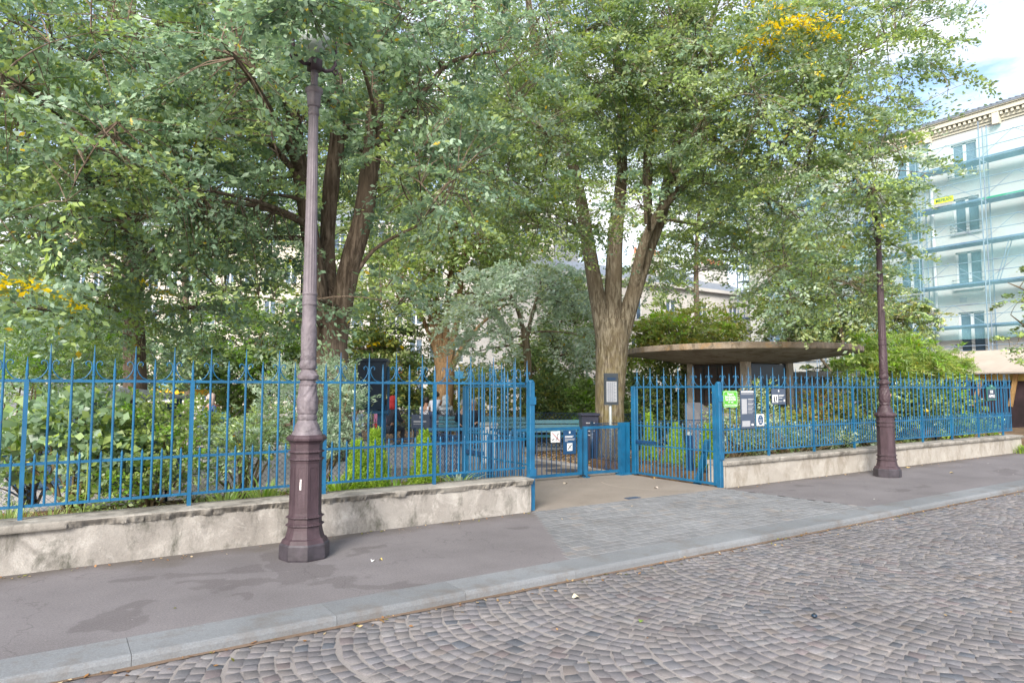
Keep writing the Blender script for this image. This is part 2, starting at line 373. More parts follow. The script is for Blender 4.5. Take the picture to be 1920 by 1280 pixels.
def text_mesh(body, size, mat, bold=0.0, align='CENTER', width=None):
    cu = bpy.data.curves.new('writing', 'FONT'); cu.body = body; cu.size = size; cu.align_x = align; cu.align_y = 'CENTER'; cu.offset = bold; cu.extrude = .0012
    cu.resolution_u = 3
    o = bpy.data.objects.new('writing_src', cu); C.objects.link(o)
    dg = bpy.context.evaluated_depsgraph_get(); me = bpy.data.meshes.new_from_object(o.evaluated_get(dg)); me.name = 'writing'
    bpy.data.objects.remove(o); bpy.data.curves.remove(cu)
    if width:
        xs = [v.co.x for v in me.vertices]; w = max(xs)-min(xs)
        for v in me.vertices: v.co.x *= width/w
    me.materials.clear(); me.materials.append(mat); return me
WRITE_ROT = (R(90), 0, 0)           # reads from the street side (-y)
def write(body, size, mat, parent, loc, bold=0, width=None, rot=WRITE_ROT, name='lettering', align='CENTER'):
    return put(name, text_mesh(body, size, mat, bold, align, width), parent, loc, rot)

# ------------------------------------------------------------------ ground, road, kerb, pavement
struct(MB().add([(-300,-300,-.13),(400,-300,-.13),(400,400,-.13),(-300,400,-.13)], [(0,1,2,3)]).build('ground', M['asphalt2']))
RZ = -.07
struct(MB().box(-14, 60, -7, 4.80, RZ-.05, RZ-.0045).build('road', M['joint']))
def cobbles():
    V = []; F = []; T = []
    W = 1.42; Rr = 1.25; s = .100
    pal = [(.172,.162,.170), (.165,.156,.166), (.182,.170,.174), (.150,.147,.158), (.162,.138,.142), (.195,.180,.180), (.105,.112,.130), (.176,.154,.146), (.192,.184,.188)]
    pw = np.array([6,6,5,4,1.1,3,.9,.9,3]); pw = pw/pw.sum()
    strips = [4.785-W/2-W*k for k in range(9)]
    for si, yc in enumerate(strips):
        half = math.asin(W/2/Rr); nst = int(round(2*half*Rr/s)); off = (si*.37) % 1
        for k in range(int(46/s)):
            x0 = -5+k*s+off*s
            yy_mid = yc
            # keep what the street view can reach
            if x0 > 24 and (k % 1): continue
            jit = random.uniform(-.014, .014); ph = random.random()*.6-.3
            nn = nst+random.choice((-2, -1, 0, 0, 1, 1))
            edges = [-half+(i+(ph+random.uniform(-.16, .16))*(0 < i < nn))*2*half/nn for i in range(nn+1)]
            for i in range(nn):
                a0, a1 = edges[i], edges[i+1]
                am = (a0+a1)/2
                cx = x0+jit+Rr*(1-math.cos(am)) if True else 0
                cy = yc+Rr*math.sin(am)
                # cull stones outside a wide fan in front of the camera
                fwd = cx*FW.x+cy*FW.y; sid = cx*RT.x+cy*RT.y
                if fwd < 1.2 or fwd > 40 or abs(sid) > fwd*.95+1.5: continue
                hl = (a1-a0)*Rr/2*random.uniform(.88, .98); hw = s/2*random.uniform(.85, .96)
                nx, ny = math.cos(am), -math.sin(am)     # radial (row) direction
                tx, ty = math.sin(am), math.cos(am)
                h = random.uniform(-.002, .0025); tl = random.uniform(-.002, .002); tl2 = random.uniform(-.002, .002)
                o = len(V)
                for (sc_, z, ex) in ((1.0, RZ-.016, 0), (.97, RZ-.005, 0), (.89, RZ-.0005, 1)):
                    for (p, q) in ((-1,-1), (1,-1), (1,1), (-1,1)):
                                                V.append((cx+(nx*hw*p+tx*hl*q)*sc_, cy+(ny*hw*p+ty*hl*q)*sc_, z+(h+tl*p+tl2*q if z > RZ-.01 else 0)))
                # irregular corners
                for c_ in range(4):
                    dx, dy = random.uniform(-.012, .012), random.uniform(-.012, .012)
                    for r_ in range(3):
                        vx = V[o+r_*4+c_]; V[o+r_*4+c_] = (vx[0]+dx, vx[1]+dy, vx[2])
                for r_ in range(2):
                    for c_ in range(4): F.append((o+r_*4+c_, o+r_*4+(c_+1) % 4, o+r_*4+4+(c_+1) % 4, o+r_*4+4+c_))
                F.append((o+8, o+9, o+10, o+11))
                base = pal[rng.choice(len(pal), p=pw)]; g = random.uniform(.84, 1.16)
                T += [tuple(c_*g for c_ in base)]*12
    V = np.array(V); F = np.array(F)
    # low swells so the surface is not dead flat
    return npmesh('cobblestones', V, F, np.array(T), M['cobble'])
o = put('cobblestones', cobbles()); struct(o)

KY0, KY1 = 4.80, 5.16
mb = MB(); x = -3.0
while x < 45:
    L = random.uniform(1.05, 1.35); g = random.uniform(.88, 1.08); b = .008
    x0, x1 = x+.0018, x+L-.0018; col = (.205*g, .215*g, .228*g)
    zt = .004
    prof = [(KY0, RZ-.04), (KY0+.004, zt-.03), (KY0+.012, zt-.008), (KY0+.03, zt), (KY1-.004, zt), (KY1, zt-.006), (KY1, -.1)]
    vs = [(x0, y, z) for y, z in prof]+[(x1, y, z) for y, z in prof]; k = len(prof)
    mb.add(vs, [(i, i+1, i+1+k, i+k) for i in range(k-1)]+[tuple(range(k-1, -1, -1)), tuple(range(k, 2*k))], col)
    x += L
struct(mb.build('kerb', M['kerb']))
struct(MB().box(-8, 60, KY0+.02, 5.5, -.12, -.012).build('kerb_bed', M['gutter']))
# dirt in the gutter: a narrow ragged strip
def strip_mesh(x0, x1, ya, yb, z, rag, n):
    mb = MB(); 
    for i in range(n+1):
        x = x0+(x1-x0)*i/n
        mb.v += [(x, ya+rag*noise.noise(Vector((x*3, 1, 0)))+rag*.6*noise.noise(Vector((x*13, 4, 0))), z), (x, yb, z+.004)]
    for i in range(n): mb.f.append((2*i, 2*i+2, 2*i+3, 2*i+1))
    return mb
struct(strip_mesh(-3, 45, 4.765, 4.802, RZ+.003, .03, 900).build('gutter', M['gutter']))
# pavement: three sheets round the entrance setts
AP = [(4.12, 5.165), (9.30, 5.165), (9.10, 7.42), (5.33, 7.42)]
mb = MB()
mb.add([(-8, 5.162, 0), (AP[0][0], 5.162, 0), (AP[3][0], 7.42, 0), (-8, 7.42, 0)], [(0,1,2,3)])
mb.add([(AP[1][0], 5.162, 0), (60, 5.162, 0), (60, 7.42, 0), (AP[2][0], 7.42, 0)], [(0,1,2,3)])
mb.add([(-8, 7.42, 0), (5.33, 7.42, 0), (5.33, 7.9, 0), (-8, 7.9, 0)], [(0,1,2,3)]); mb.add([(9.1, 7.42, 0), (60, 7.42, 0), (60, 7.9, 0), (9.1, 7.9, 0)], [(0,1,2,3)])
struct(mb.build('pavement', M['pavement']))
struct(MB().add([(4.0, 5.1, -.012), (9.5, 5.1, -.012), (9.5, 7.6, -.012), (4.0, 7.6, -.012)], [(0,1,2,3)]).build('sett_bed', M['joint']))
mb = MB()
y = 5.17; r_ = 0
while y < 7.42:
    hgt = .118
    xl = AP[0][0]+(AP[3][0]-AP[0][0])*(y-5.165)/2.255; xr = AP[1][0]+(AP[2][0]-AP[1][0])*(y-5.165)/2.255
    x = xl+.004; r_ += 1; first = True
    while x < xr-.05:
        L = random.uniform(.13, .20) if not first else random.uniform(.07, .18); first = False
        x1 = min(x+L, xr)
        g = random.uniform(.88, 1.1); col = (.208*g, .212*g, .222*g) if random.random() < .95 else (.24*g, .226*g, .22*g)
        y1 = min(y+hgt, 7.42); h = random.uniform(-.002, .002); q = .004; j = lambda: random.uniform(-.003, .003)
        a = [(x+q+j(), y+q+j()), (x1-q+j(), y+q+j()), (x1-q+j(), y1-q+j()), (x+q+j(), y1-q+j())]
        vs = [(p[0], p[1], -.010) for p in a]+[(p[0], p[1], h-.003) for p in a]
        cxm = sum(p[0] for p in a)/4; cym = sum(p[1] for p in a)/4
        vs += [(cxm+(p[0]-cxm)*.9, cym+(p[1]-cym)*.9, h+.002) for p in a]
        mb.add(vs, [(i, (i+1) % 4, 4+(i+1) % 4, 4+i) for i in range(4)]+[(4+i, 4+(i+1) % 4, 8+(i+1) % 4, 8+i) for i in range(4)]+[(8,9,10,11)], col)
        x = x1
    y += hgt
struct(mb.build('entrance_setts', M['sett']))
struct(MB().box(5.33, 9.1, 7.40, 13.0, -.1, .003).build('entrance_apron', M['entry']))
struct(MB().add([(5.33-8, 9.7, -.001), (45, 9.7, -.001), (45, 60, -.001), (-30, 60, -.001), (-30, 9.7, -.001)], [(0,1,2,3,4)]).build('park_path', M['path']))
# wheel arc scratched by the gate leaf
ring = MB(); 
for i in range(40):
    a = R(150+i*2.6); ring.v += [(8.95+math.cos(a)*1.15, 8.55+math.sin(a)*1.05, .0065), (8.95+math.cos(a)*1.17, 8.55+math.sin(a)*1.07, .0065)]
for i in range(39): ring.f.append((2*i, 2*i+1, 2*i+3, 2*i+2))
struct(ring.build('gate_scrape', simple('scrape', (.42, .36, .29), .9, .1)))

# beds
struct(MB().box(-8, 5.30, 7.78, 9.7, -.1, .20).build('garden_bed', M['soil']))
struct(MB().box(9.25, 45, 7.78, 10.9, -.1, .18).build('garden_bed', M['soil']))
struct(MB().add([(9.35, 10.9, .004), (45, 10.9, .004), (45, 14.5, .004), (10.0, 14.5, .004)], [(0,1,2,3)]).build('garden_bed', M['soil']))
struct(MB().add([(8, 19.2, .02), (60, 13.5, .02), (60, 40, .02), (4, 40, .02)], [(0,1,2,3)]).build('garden_bed', M['soil']))

# ------------------------------------------------------------------ boundary walls
def rough_wall(name, label, x0, x1, mat, cope_mat, broken, H=.36):
    t = thing(name, label, 'wall', (x0, 7.42, 0)); L = x1-x0
    step = .03; n = int(L/step); mb = MB(); zs = [0, .06, .14, .22, .30, H]
    for i in range(n+1):
        x = L*i/n
        for z in zs:
            w = Vector((x+x0, 0, z)); d = .006*noise.noise(w*4)+.004*noise.noise(w*14)
            mb.v.append((x, d, z))
    k = len(zs)
    for i in range(n):
        for j in range(k-1): mb.f.append((i*k+j, (i+1)*k+j, (i+1)*k+j+1, i*k+j+1))
    mb.box(0, L, .02, .36, 0, H-.002); 
    smooth_angle(mb.build('wall_face', mat, t), 60)
    cp = MB(); step = .012; n = int((L+.04)/step)
    for i in range(n+1):
        x = -.02+(L+.04)*i/n; X = x+x0
        w = Vector((X, 0, 0))
        brk = broken*max(0, min(1, (noise.noise(Vector((X*.8, 9, 0)))*1.2+.85))) if X > .15 else 0.0
        brk = max(brk, 0)
        er = brk*(.036+.045*noise.noise(Vector((X*4, 2, 0)))+.032*noise.noise(Vector((X*15, 5, 0)))+.022*noise.noise(Vector((X*45, 6, 0))))
        er = max(0, er)
        lo = H-.002
        f1 = -.05+.003*noise.noise(w*6)
        z_t = H+.072
        sag = brk*.026*noise.noise(Vector((X*6, 8, 0)))
        pr = [(.02, lo), (f1+er*1.2+.008, lo+.001), (f1+er*1.25, lo+.014+sag), (f1+er*.85+.006*brk*noise.noise(w*60), lo+.030+sag), (f1+er*.45, lo+.042+sag*.8),
              (f1+er*.10*1.0, z_t-.012), (f1+.008+er*.04, z_t-.002), (f1+.03, z_t+.002*noise.noise(w*8)), (.20, z_t+.006), (.38, z_t-.002), (.395, z_t-.012), (.395, lo)]
        cp.v += [(x, a, b) for a, b in pr]
    k = len(pr)
    for i in range(n):
        for j in range(k-1): cp.f.append((i*k+j, (i+1)*k+j, (i+1)*k+j+1, i*k+j+1))
    cp.f.append(tuple(range(k-1, -1, -1))); cp.f.append(tuple(n*k+j for j in range(k)))
    smooth_angle(cp.build('coping', cope_mat, t), 50)
    return t
rough_wall('boundary_wall', 'low rendered wall with crumbling coping, behind the nearer lamp post and left of the gate', -3.2, 5.27, M['wall'], M['cope'], 1.0)
rough_wall('boundary_wall', 'low pale wall with smoother coping, right of the gate and behind the farther lamp post', 9.17, 20.75, M['wall2'], M['cope'], .22)

# ------------------------------------------------------------------ railings
def bar_mesh(z0, ztip, zcol, r=.0115, spear=.30):
    mb = MB(); mb.lathe([(z0, r), (zcol, r)], 8, rot=.5); mb.lathe([(zcol-.005, r*1.35), (zcol+.012, r*1.35)], 8, rot=.5)
    mb.lathe([(zcol+.010, r*.95), (zcol+.05, r*1.15), (ztip-.01, r*.30), (ztip, .0015)], 8, rot=.5)
    return mb.mesh('bar', M['blue'])
def scroll_mesh(z, s=1):
    mb = MB()
    pts = [(.135, .012), (.10, .016), (.065, .035), (.035, .075), (.018, .115), (.016, .15), (.026, .178), (.048, .19), (.066, .178), (.068, .160), (.056, .150)]
    for sg in (-1, 1): mb.tube([(sg*a, 0, z+b) for a, b in pts], .0052, 6)
    return mb.mesh('scroll', M['blue'], True)
def rail_mb(a, b, w=.012, h=.026): return MB().bar(a, b, w, h)
def railing(t, n, sp, x_first, ztop, zmid, zbot, z_tall, z_short, posts, zc, z_low, scroll=True, low=True, axis='x', post_w=.036):
    """n bars spaced sp from x_first; runs along local x"""
    tall = bar_mesh(z_low, z_tall, ztop+.055); short = bar_mesh(z_low, z_short, ztop+.055)
    scr = scroll_mesh(ztop); stub = bar_mesh(z_low, zmid+.095, zmid+.012, .010)
    post = MB(); post.box(-post_w/2, post_w/2, -post_w/2, post_w/2, zc, ztop+.013); post = post.mesh('post', M['blue'])
    c = 0
    for i in range(n):
        x = x_first+i*sp
        if i in posts: put('post', post, t, (x, 0, 0))
        put('bar', short if i % 2 else tall, t, (x, 0, 0))
        if scroll and i % 2 == 0: put('scroll', scr, t, (x, -.002, 0))
        if low and i < n-1: put('short_bar', stub, t, (x+sp/2, 0, 0))
L0 = -1.07
t = thing('iron_railing', 'blue spiked iron railing with scrolls on the crumbling wall left of the gate', 'fence', (0, 7.6, 0))
for z in (.555, .93, 1.68): rail_mb((-1.2, 0, z), (5.30, 0, z)).build('rail', M['blue'], t)
railing(t, 37, .1725, L0, 1.68, .93, .555, 2.025, 1.90, {5, 13, 21, 29}, .41, .555)
t = thing('iron_railing', 'long blue spiked iron railing with signs on it, on the pale wall', 'fence', (0, 7.6, 0))
for z in (.545, .93, 1.645): rail_mb((9.2, 0, z), (20.72, 0, z)).build('rail', M['blue'], t)
railing(t, 67, .1715, 9.355, 1.645, .93, .545, 1.995, 1.87, {7, 15, 23, 31, 39, 47, 55, 63}, .41, .545)
# return of the railing at the far corner
t = thing('iron_railing', 'blue spiked railing turning the far street corner behind the street name plate', 'fence', (20.75, 7.62, 0), R(90))
for z in (.545, .93, 1.645): rail_mb((0, 0, z), (9, 0, z)).build('rail', M['blue'], t)
railing(t, 40, .22, .1, 1.645, .93, .545, 1.995, 1.87, {8, 20, 32}, .1, .545, scroll=True)

# gate
def gate_post(x, y, label):
    t = thing('gate_post', label, 'gate post', (x, y, 0))
    mb = MB(); mb.bevbox(-.04, .04, -.04, .04, 0, 1.70, .006); mb.build('post_shaft', M['blue'], t)
    MB().lathe([(1.70, .045), (1.715, .045), (1.73, .02)], 8, rot=.5).build('cap', M['blue'], t)
    for z in (.5, 1.45): MB().box(-.05, .05, -.052, -.040, z-.05, z+.05).build('hinge_plate', M['blue'], t)
    return t
gate_post(5.325, 7.50, 'blue square gate post at the end of the crumbling wall')
gate_post(9.125, 7.50, 'blue square gate post at the end of the pale wall, nearest the green sign')
def leaf(x, y, ang, label):
    t = thing('gate_leaf', label, 'gate', (x, y, 0), ang)
    Lf = 1.93
    for z, h in ((.05, .04), (.58, .022), (.93, .022), (1.645, .03)): MB().bar((0, 0, z), (Lf, 0, z), .014, h).build('rail', M['blue'], t)
    MB().bevbox(-.03, .04, -.03, .03, .02, 1.67, .005).build('hinge_stile', M['blue'], t)
    MB().bevbox(Lf-.07, Lf+.03, -.035, .035, .02, 1.66, .005).build('lock_stile', M['blue'], t)
    railing(t, 11, .17, .12, 1.645, .93, .05, 1.995, 1.87, set(), .05, .05)
    MB().box(Lf-.55, Lf-.08, -.03, .03, .60, .66).build('bolt_box', M['blue_dark'], t)
    return t
leaf(5.40, 7.58, R(88), 'open blue gate leaf swung into the park beside the crumbling wall')
leaf(9.13, 7.58, R(90), 'open blue gate leaf swung into the park beside the pale wall and kiosk')
def stopper(x, y, label):
    t = thing('gate_stop', label, 'gate stop', (x, y, 0))
    MB().bevbox(-.05, .05, -.05, .05, 0, .80, .008).build('post_shaft', M['blue_dark'], t)
    MB().lathe([(.80, .055), (.83, .05), (.86, .02)], 10).build('cap', M['galv'], t); return t
stopper(9.35, 8.35, 'dark blue bollard with grey cap behind the right gate leaf')
stopper(6.50, 10.4, 'dark blue bollard at the corner of the entrance chicane')
t = tag(MB().bar((9.22, 7.82, .75), (9.22, 8.05, .02), .09, .07).bar((9.22, 8.0, .0), (9.22, 8.12, .0), .1, .03).build('gate_brace', M['blue']), 'slanted blue brace leaning at the foot of the right gate post', 'gate brace')

def low_panel(name, label, a, b, gap=.10, h=.90, midpost=True):
    a = Vector((*a, 0)); b = Vector((*b, 0)); L = (b-a).length; ang = math.atan2(b.y-a.y, b.x-a.x)
    t = thing(name, label, 'barrier', a, ang)
    MB().bar((0, 0, h), (L, 0, h), .04, .05).build('top_rail', M['blue'], t)
    MB().bar((0, 0, .08), (L, 0, .08), .03, .05).build('bottom_rail', M['blue'], t)
    n = int(L/gap); bm_ = MB().lathe([(.09, .008), (h-.02, .008)], 6).mesh('bar', M['blue_dark'])
    for i in range(1, n): put('bar', bm_, t, (i*L/n, 0, 0))
    return t
lp = low_panel('low_barrier', 'low blue barrier in the entrance carrying the no dogs sign', (6.55, 9.80), (8.02, 9.76))
MB().box(1.44, 1.50, -.03, .03, .06, .88).build('end_post', M['blue'], lp)
lp2 = low_panel('low_barrier', 'low blue barrier at the right end of the entrance, before the big grey trunk', (8.10, 9.76), (8.90, 9.66))
MB().box(.0, .07, -.04, .04, -.0, .90).build('end_post', M['blue'], lp2)
low_panel('low_barrier', 'low blue barrier behind the left gate leaf running into the park', (6.12, 8.8), (6.46, 10.3))
low_panel('low_barrier', 'short low blue barrier beside the bollard of the chicane', (5.5, 10.9), (6.45, 10.5))
t = thing('barrier_post', 'broad blue channel post on a foot at the end of the low barrier', 'post', (9.0, 9.64, 0))
MB().box(-.11, -.02, -.05, .05, 0, .98).box(.04, .11, -.05, .05, 0, .98).box(-.02, .04, .0, .04, .02, .97).build('channel', M['blue'], t)
MB().box(-.15, .14, -.08, .08, .0, .04).build('foot', M['blue'], t)
t = thing('gate_latch', 'black and blue drop latch on the ground under the low barrier', 'latch', (8.05, 9.70, 0))
MB().tube([(-.12, 0, .03), (-.06, 0, .055), (.02, 0, .05), (.06, -.01, .015)], .011, 8).build('handle', M['ironblack'], t, smooth=True)
MB().box(.03, .12, -.05, .05, .0, .025).build('foot_plate', M['blue'], t)

# ------------------------------------------------------------------ lamp posts
def lamp_post(x, y, label, sticker):
    t = thing('lamp_post', label, 'street lamp', (x, y, 0), R(12), 'cast iron lamp posts on the pavement')
    rt = .5; UP = M['lamp_sky_sheen'] if sticker else M['lamp']  # nearer lamp only: upper parts have the sky gloss painted in
    MB().lathe([(0, .232), (.015, .236), (.135, .234), (.15, .222)], 8, rot=rt).build('plinth', M['lamp_base'], t)
    MB().lathe([(.148, .222), (.16, .215), (.185, .205), (.195, .185), (.215, .178), (.235, .172), (.27, .164), (.30, .160), (.305, .168), (.325, .168), (.33, .158),
                (.375, .156), (.38, .166), (.40, .166), (.405, .155), (.43, .152)], 8, rot=rt).build('base_moulding', M['lamp'], t)
    def rope(z, r):
        mb = MB(); n = 64; pts = []
        for k in range(8):
            a0 = (k+rt)*math.pi/4; a1 = (k+1+rt)*math.pi/4
            for j in range(9):
                f = j/9; p = Vector((math.cos(a0), math.sin(a0)))*(1-f)+Vector((math.cos(a1), math.sin(a1)))*f
                pts.append((p.x*r, p.y*r, z))
        pts.append(pts[0])
        mb.tube(pts, [.007+.0035*(i % 2) for i in range(len(pts))], 5, cap=False); return mb
    for z, r in ((.315, .172), (.39, .169), (.935, .162), (1.005, .162)): rope(z, r).build('rope_moulding', M['lamp'], t)
    sh = MB(); sh.lathe([(.425, .152), (.90, .148)], 8, rot=rt)
    for k in range(8):     # raised panel frames on each face
        a = (k+1)*math.pi/4; ap = .150*math.cos(math.pi/8); n_ = Vector((math.cos(a), math.sin(a), 0)); s_ = Vector((-n_.y, n_.x, 0)); w = .036
        for (u0, z0, u1, z1) in ((-w, .47, w, .47), (-w, .86, w, .86), (-w, .47, -w, .86), (w, .47, w, .86)):
            sh.bar(n_*ap+s_*u0+Vector((0,0,z0)), n_*(ap-.001)+s_*u1+Vector((0,0,z1)), .006, .006, up=n_)
    sh.build('shaft_pedestal', M['lamp'], t)
    MB().lathe([(.898, .150), (.925, .156), (.945, .156), (.95, .15), (.99, .15), (.998, .157), (1.012, .157), (1.02, .150), (1.08, .152), (1.10, .166), (1.115, .188), (1.135, .192), (1.15, .180), (1.165, .165)], 8, rot=rt).build('collar', M['lamp'], t)
    def orn(z, r, a):
        return r*(1+.09*noise.noise(Vector((math.cos(a)*2.4, math.sin(a)*2.4, z*16)))+.07*noise.noise(Vector((math.cos(a)*6, math.sin(a)*6, z*40))))
    def dense(prof, st=.008):
        out = []
        for (z0, r0), (z1, r1) in zip(prof, prof[1:]):
            k = max(1, int(abs(z1-z0)/st)); out += [(z0+(z1-z0)*i/k, r0+(r1-r0)*i/k) for i in range(k)]
        return out+[prof[-1]]
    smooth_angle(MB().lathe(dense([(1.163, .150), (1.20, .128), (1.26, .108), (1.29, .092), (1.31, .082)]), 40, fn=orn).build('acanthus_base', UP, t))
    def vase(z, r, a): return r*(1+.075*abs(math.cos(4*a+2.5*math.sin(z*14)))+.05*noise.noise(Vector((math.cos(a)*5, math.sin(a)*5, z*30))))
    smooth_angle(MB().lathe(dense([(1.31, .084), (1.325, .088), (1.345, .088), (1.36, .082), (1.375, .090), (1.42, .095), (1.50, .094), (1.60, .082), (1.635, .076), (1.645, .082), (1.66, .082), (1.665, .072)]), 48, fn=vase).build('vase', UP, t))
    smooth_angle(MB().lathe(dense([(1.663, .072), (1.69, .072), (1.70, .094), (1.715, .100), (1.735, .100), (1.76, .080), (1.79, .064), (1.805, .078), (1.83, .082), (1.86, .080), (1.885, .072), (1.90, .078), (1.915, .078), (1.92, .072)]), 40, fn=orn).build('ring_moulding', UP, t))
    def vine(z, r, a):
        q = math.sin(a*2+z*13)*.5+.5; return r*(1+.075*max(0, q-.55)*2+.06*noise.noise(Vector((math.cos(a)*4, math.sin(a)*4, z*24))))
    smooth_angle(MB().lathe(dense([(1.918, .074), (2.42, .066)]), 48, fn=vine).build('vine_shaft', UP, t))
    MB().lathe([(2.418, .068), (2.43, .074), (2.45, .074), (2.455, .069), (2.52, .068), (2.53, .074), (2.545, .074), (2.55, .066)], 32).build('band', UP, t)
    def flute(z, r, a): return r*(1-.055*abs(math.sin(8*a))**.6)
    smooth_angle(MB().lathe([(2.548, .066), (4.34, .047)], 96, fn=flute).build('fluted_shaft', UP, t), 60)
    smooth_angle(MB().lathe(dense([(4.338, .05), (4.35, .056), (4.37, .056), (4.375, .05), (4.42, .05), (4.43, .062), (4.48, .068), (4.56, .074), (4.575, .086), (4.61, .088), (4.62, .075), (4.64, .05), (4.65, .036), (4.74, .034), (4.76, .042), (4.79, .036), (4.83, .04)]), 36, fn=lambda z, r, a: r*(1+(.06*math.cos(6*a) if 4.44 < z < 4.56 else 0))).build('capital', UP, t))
    # lyre that carries the lantern
    ly = MB(); ly.box(-.055, .055, -.055, .055, 4.80, 4.92)
    for s in (-1, 1):
        ly.tube([(s*.04, 0, 4.86), (s*.12, 0, 4.84), (s*.19, 0, 4.87), (s*.235, 0, 4.94), (s*.24, 0, 5.10), (s*.215, 0, 5.28), (s*.18, 0, 5.42)], [.022, .02, .019, .018, .015, .014, .012], 8)
        ly.tube([(s*.19, 0, 4.87), (s*.24, 0, 4.84), (s*.265, 0, 4.87), (s*.255, 0, 4.90), (s*.235, 0, 4.885)], .011, 6)
    ly.build('lyre_bracket', M['lamp'], t, smooth=True)
    gl = MB().lathe([(5.02, .05), (5.05, .11), (5.11, .155), (5.20, .175), (5.32, .172)], 28).build('lantern_bowl', M['lampglass'], t, smooth=True)
    cp = MB().lathe([(5.318, .19), (5.31, .215), (5.34, .21), (5.38, .16), (5.43, .12), (5.50, .10), (5.52, .07), (5.56, .05), (5.60, .015)], 28).build('lantern_cap', M['lamp'], t, smooth=True)
    if sticker:
        MB().box(-.009, .010, -.0015, .0015, -.05, .03).box(-.006, .012, -.0014, .0016, .03, .052).build('sticker', simple('torn paper sticker', (.55, .50, .50), .7, .6, 45), t, (-.109, -.095, .70)).rotation_euler = (0, 0, R(-49))
    else:
        MB().box(-.018, .018, -.0015, .0015, -.02, .02).build('sticker', simple('pink paper sticker', (.62, .28, .28), .7, .25, 40), t, (.022, -.101, 1.50))
    return t
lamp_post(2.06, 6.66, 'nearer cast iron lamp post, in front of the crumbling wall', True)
lamp_post(12.86, 6.74, 'farther cast iron lamp post, in front of the pale wall right of the kiosk', False)

# ------------------------------------------------------------------ signs
def plate(name, label, cat, x0, x1, z0, z1, y, mat, group=None, rim=None, depth=.01, rx=.02):
    t = thing(name, label, cat, ((x0+x1)/2, y, z0), 0, group); w = (x1-x0)/2; h = z1-z0
    def rr(w, h, r):
        pts = []
        for cx, cz, a0 in ((w-r, h-r, 0), (-w+r, h-r, 90), (-w+r, r, 180), (w-r, r, 270)):
            for k in range(5): a = R(a0+k*22.5); pts.append((cx+r*math.cos(a), cz+r*math.sin(a)))
        return pts
    pts = rr(w, h, rx); n = len(pts); mb = MB()
    mb.add([(p[0], 0, p[1]) for p in pts]+[(p[0], depth, p[1]) for p in pts], [tuple(reversed(range(n))), tuple(range(n, 2*n))]+[(i, (i+1) % n, n+(i+1) % n, n+i) for i in range(n)])
    mb.build('board', mat, t)
    if rim:
        a = [(p[0]*(w-.012)/w, (p[1]-h/2)*(h/2-.012)/(h/2)+h/2) for p in pts]; b = [(p[0]*(w-.019)/w, (p[1]-h/2)*(h/2-.019)/(h/2)+h/2) for p in pts]
        mb = MB(); mb.add([(p[0], -.002, p[1]) for p in a]+[(p[0], -.002, p[1]) for p in b], [(i, (i+1) % n, n+(i+1) % n, n+i) for i in range(n)]); mb.build('border', rim, t)
    return t, w, h
def strip(t, x0, x1, z0, z1, mat, name='printed_line', y=-.003): return MB().box(x0, x1, y, y+.0025, z0, z1).build(name, mat, t)
def SX(u): return ray(u, 724).x/ray(u, 724).y*7.57
def SZ(u, v): r = ray(u, v); return EYE+r.z/r.y*7.57
t, w, h = plate('park_name_sign', 'bright green park name sign with white border, wired to the railing by the gate', 'sign', SX(1355), SX(1382), SZ(1368, 763.5), SZ(1368, 732), 7.565, M['green_sign'], rim=M['white'], rx=.03)
write('Square', .06, M['white'], t, (0, -.003, h*.80), .0012)
write('Saint-Bernard -', .06, M['white'], t, (0, -.003, h*.63), .0014, w*1.5)
write('Saïd BOUZIRI', .06, M['white'], t, (0, -.003, h*.46), .0014, w*1.42)
write('(1947 - 2009)', .03, M['white'], t, (0, -.003, h*.30), .0004, w*.7)
write('Militant des droits des immigrés', .028, M['white'], t, (0, -.003, h*.15), .0004, w*1.65)
t, w, h = plate('park_rules_board', 'tall slate grey park rules board with white text columns, right of the green sign', 'sign', SX(1387), SX(1413), SZ(1400, 803), SZ(1400, 731), 7.562, M['signgrey'])
strip(t, -w*.88, w*.88, h*.93, h*.975, M['white']); strip(t, -w*.88, w*.8, h*.885, h*.90, M['panelgrey'])
strip(t, -w*.85, -.02, h*.38, h*.77, M['panelgrey'], 'printed_table')
for k in range(12): strip(t, .01, w*(.88-.12*(k % 3)), h*(.76-.034*k), h*(.772-.034*k), M['panelgrey'] if k % 4 else M['white'])
strip(t, -w*.82, w*.30, h*.05, h*.20, M['panelgrey'], 'printed_block'); strip(t, w*.5, w*.8, h*.07, h*.12, M['white'])
t, w, h = plate('notice_card', 'small white card with a blue oval seal, low beside the rules board', 'sign', SX(1417), SX(1430.5), SZ(1424, 798), SZ(1424, 776), 7.563, M['white'], rx=.005)
ov = MB(); ov.v = [(w*.72*math.cos(a*math.pi/18), -.002, h*.5+h*.42*math.sin(a*math.pi/18)) for a in range(36)]; ov.f = [tuple(reversed(range(36)))]; ov.build('oval_seal', M['signblue'], t)
strip(t, -w*.5, w*.5, h*.5, h*.54, M['white']); strip(t, -w*.3, w*.3, h*.25, h*.4, M['panelgrey'], y=-.004); strip(t, -w*.12, w*.12, h*.68, h*.8, M['panelgrey'], y=-.004)
t, w, h = plate('information_sign', 'square slate information sign with white dog pictogram panel, higher on the railing', 'sign', SX(1446), SX(1472), SZ(1459, 758), SZ(1459, 728.5), 7.565, M['signgrey'])
strip(t, -w*.92, -w*.12, h*.12, h*.62, M['white'], 'pictogram_panel')
for a, b, c, d in ((-.75, -.58, .2, .5), (-.42, -.28, .25, .52), (-.75, -.3, .16, .2)): strip(t, w*a, w*b, h*c, h*d, M['signframe'], 'pictogram', -.005)
for k, q in enumerate((.58, .52, .4)): strip(t, 0, w*(.8-.15*k), h*q, h*(q+.03), M['white'])
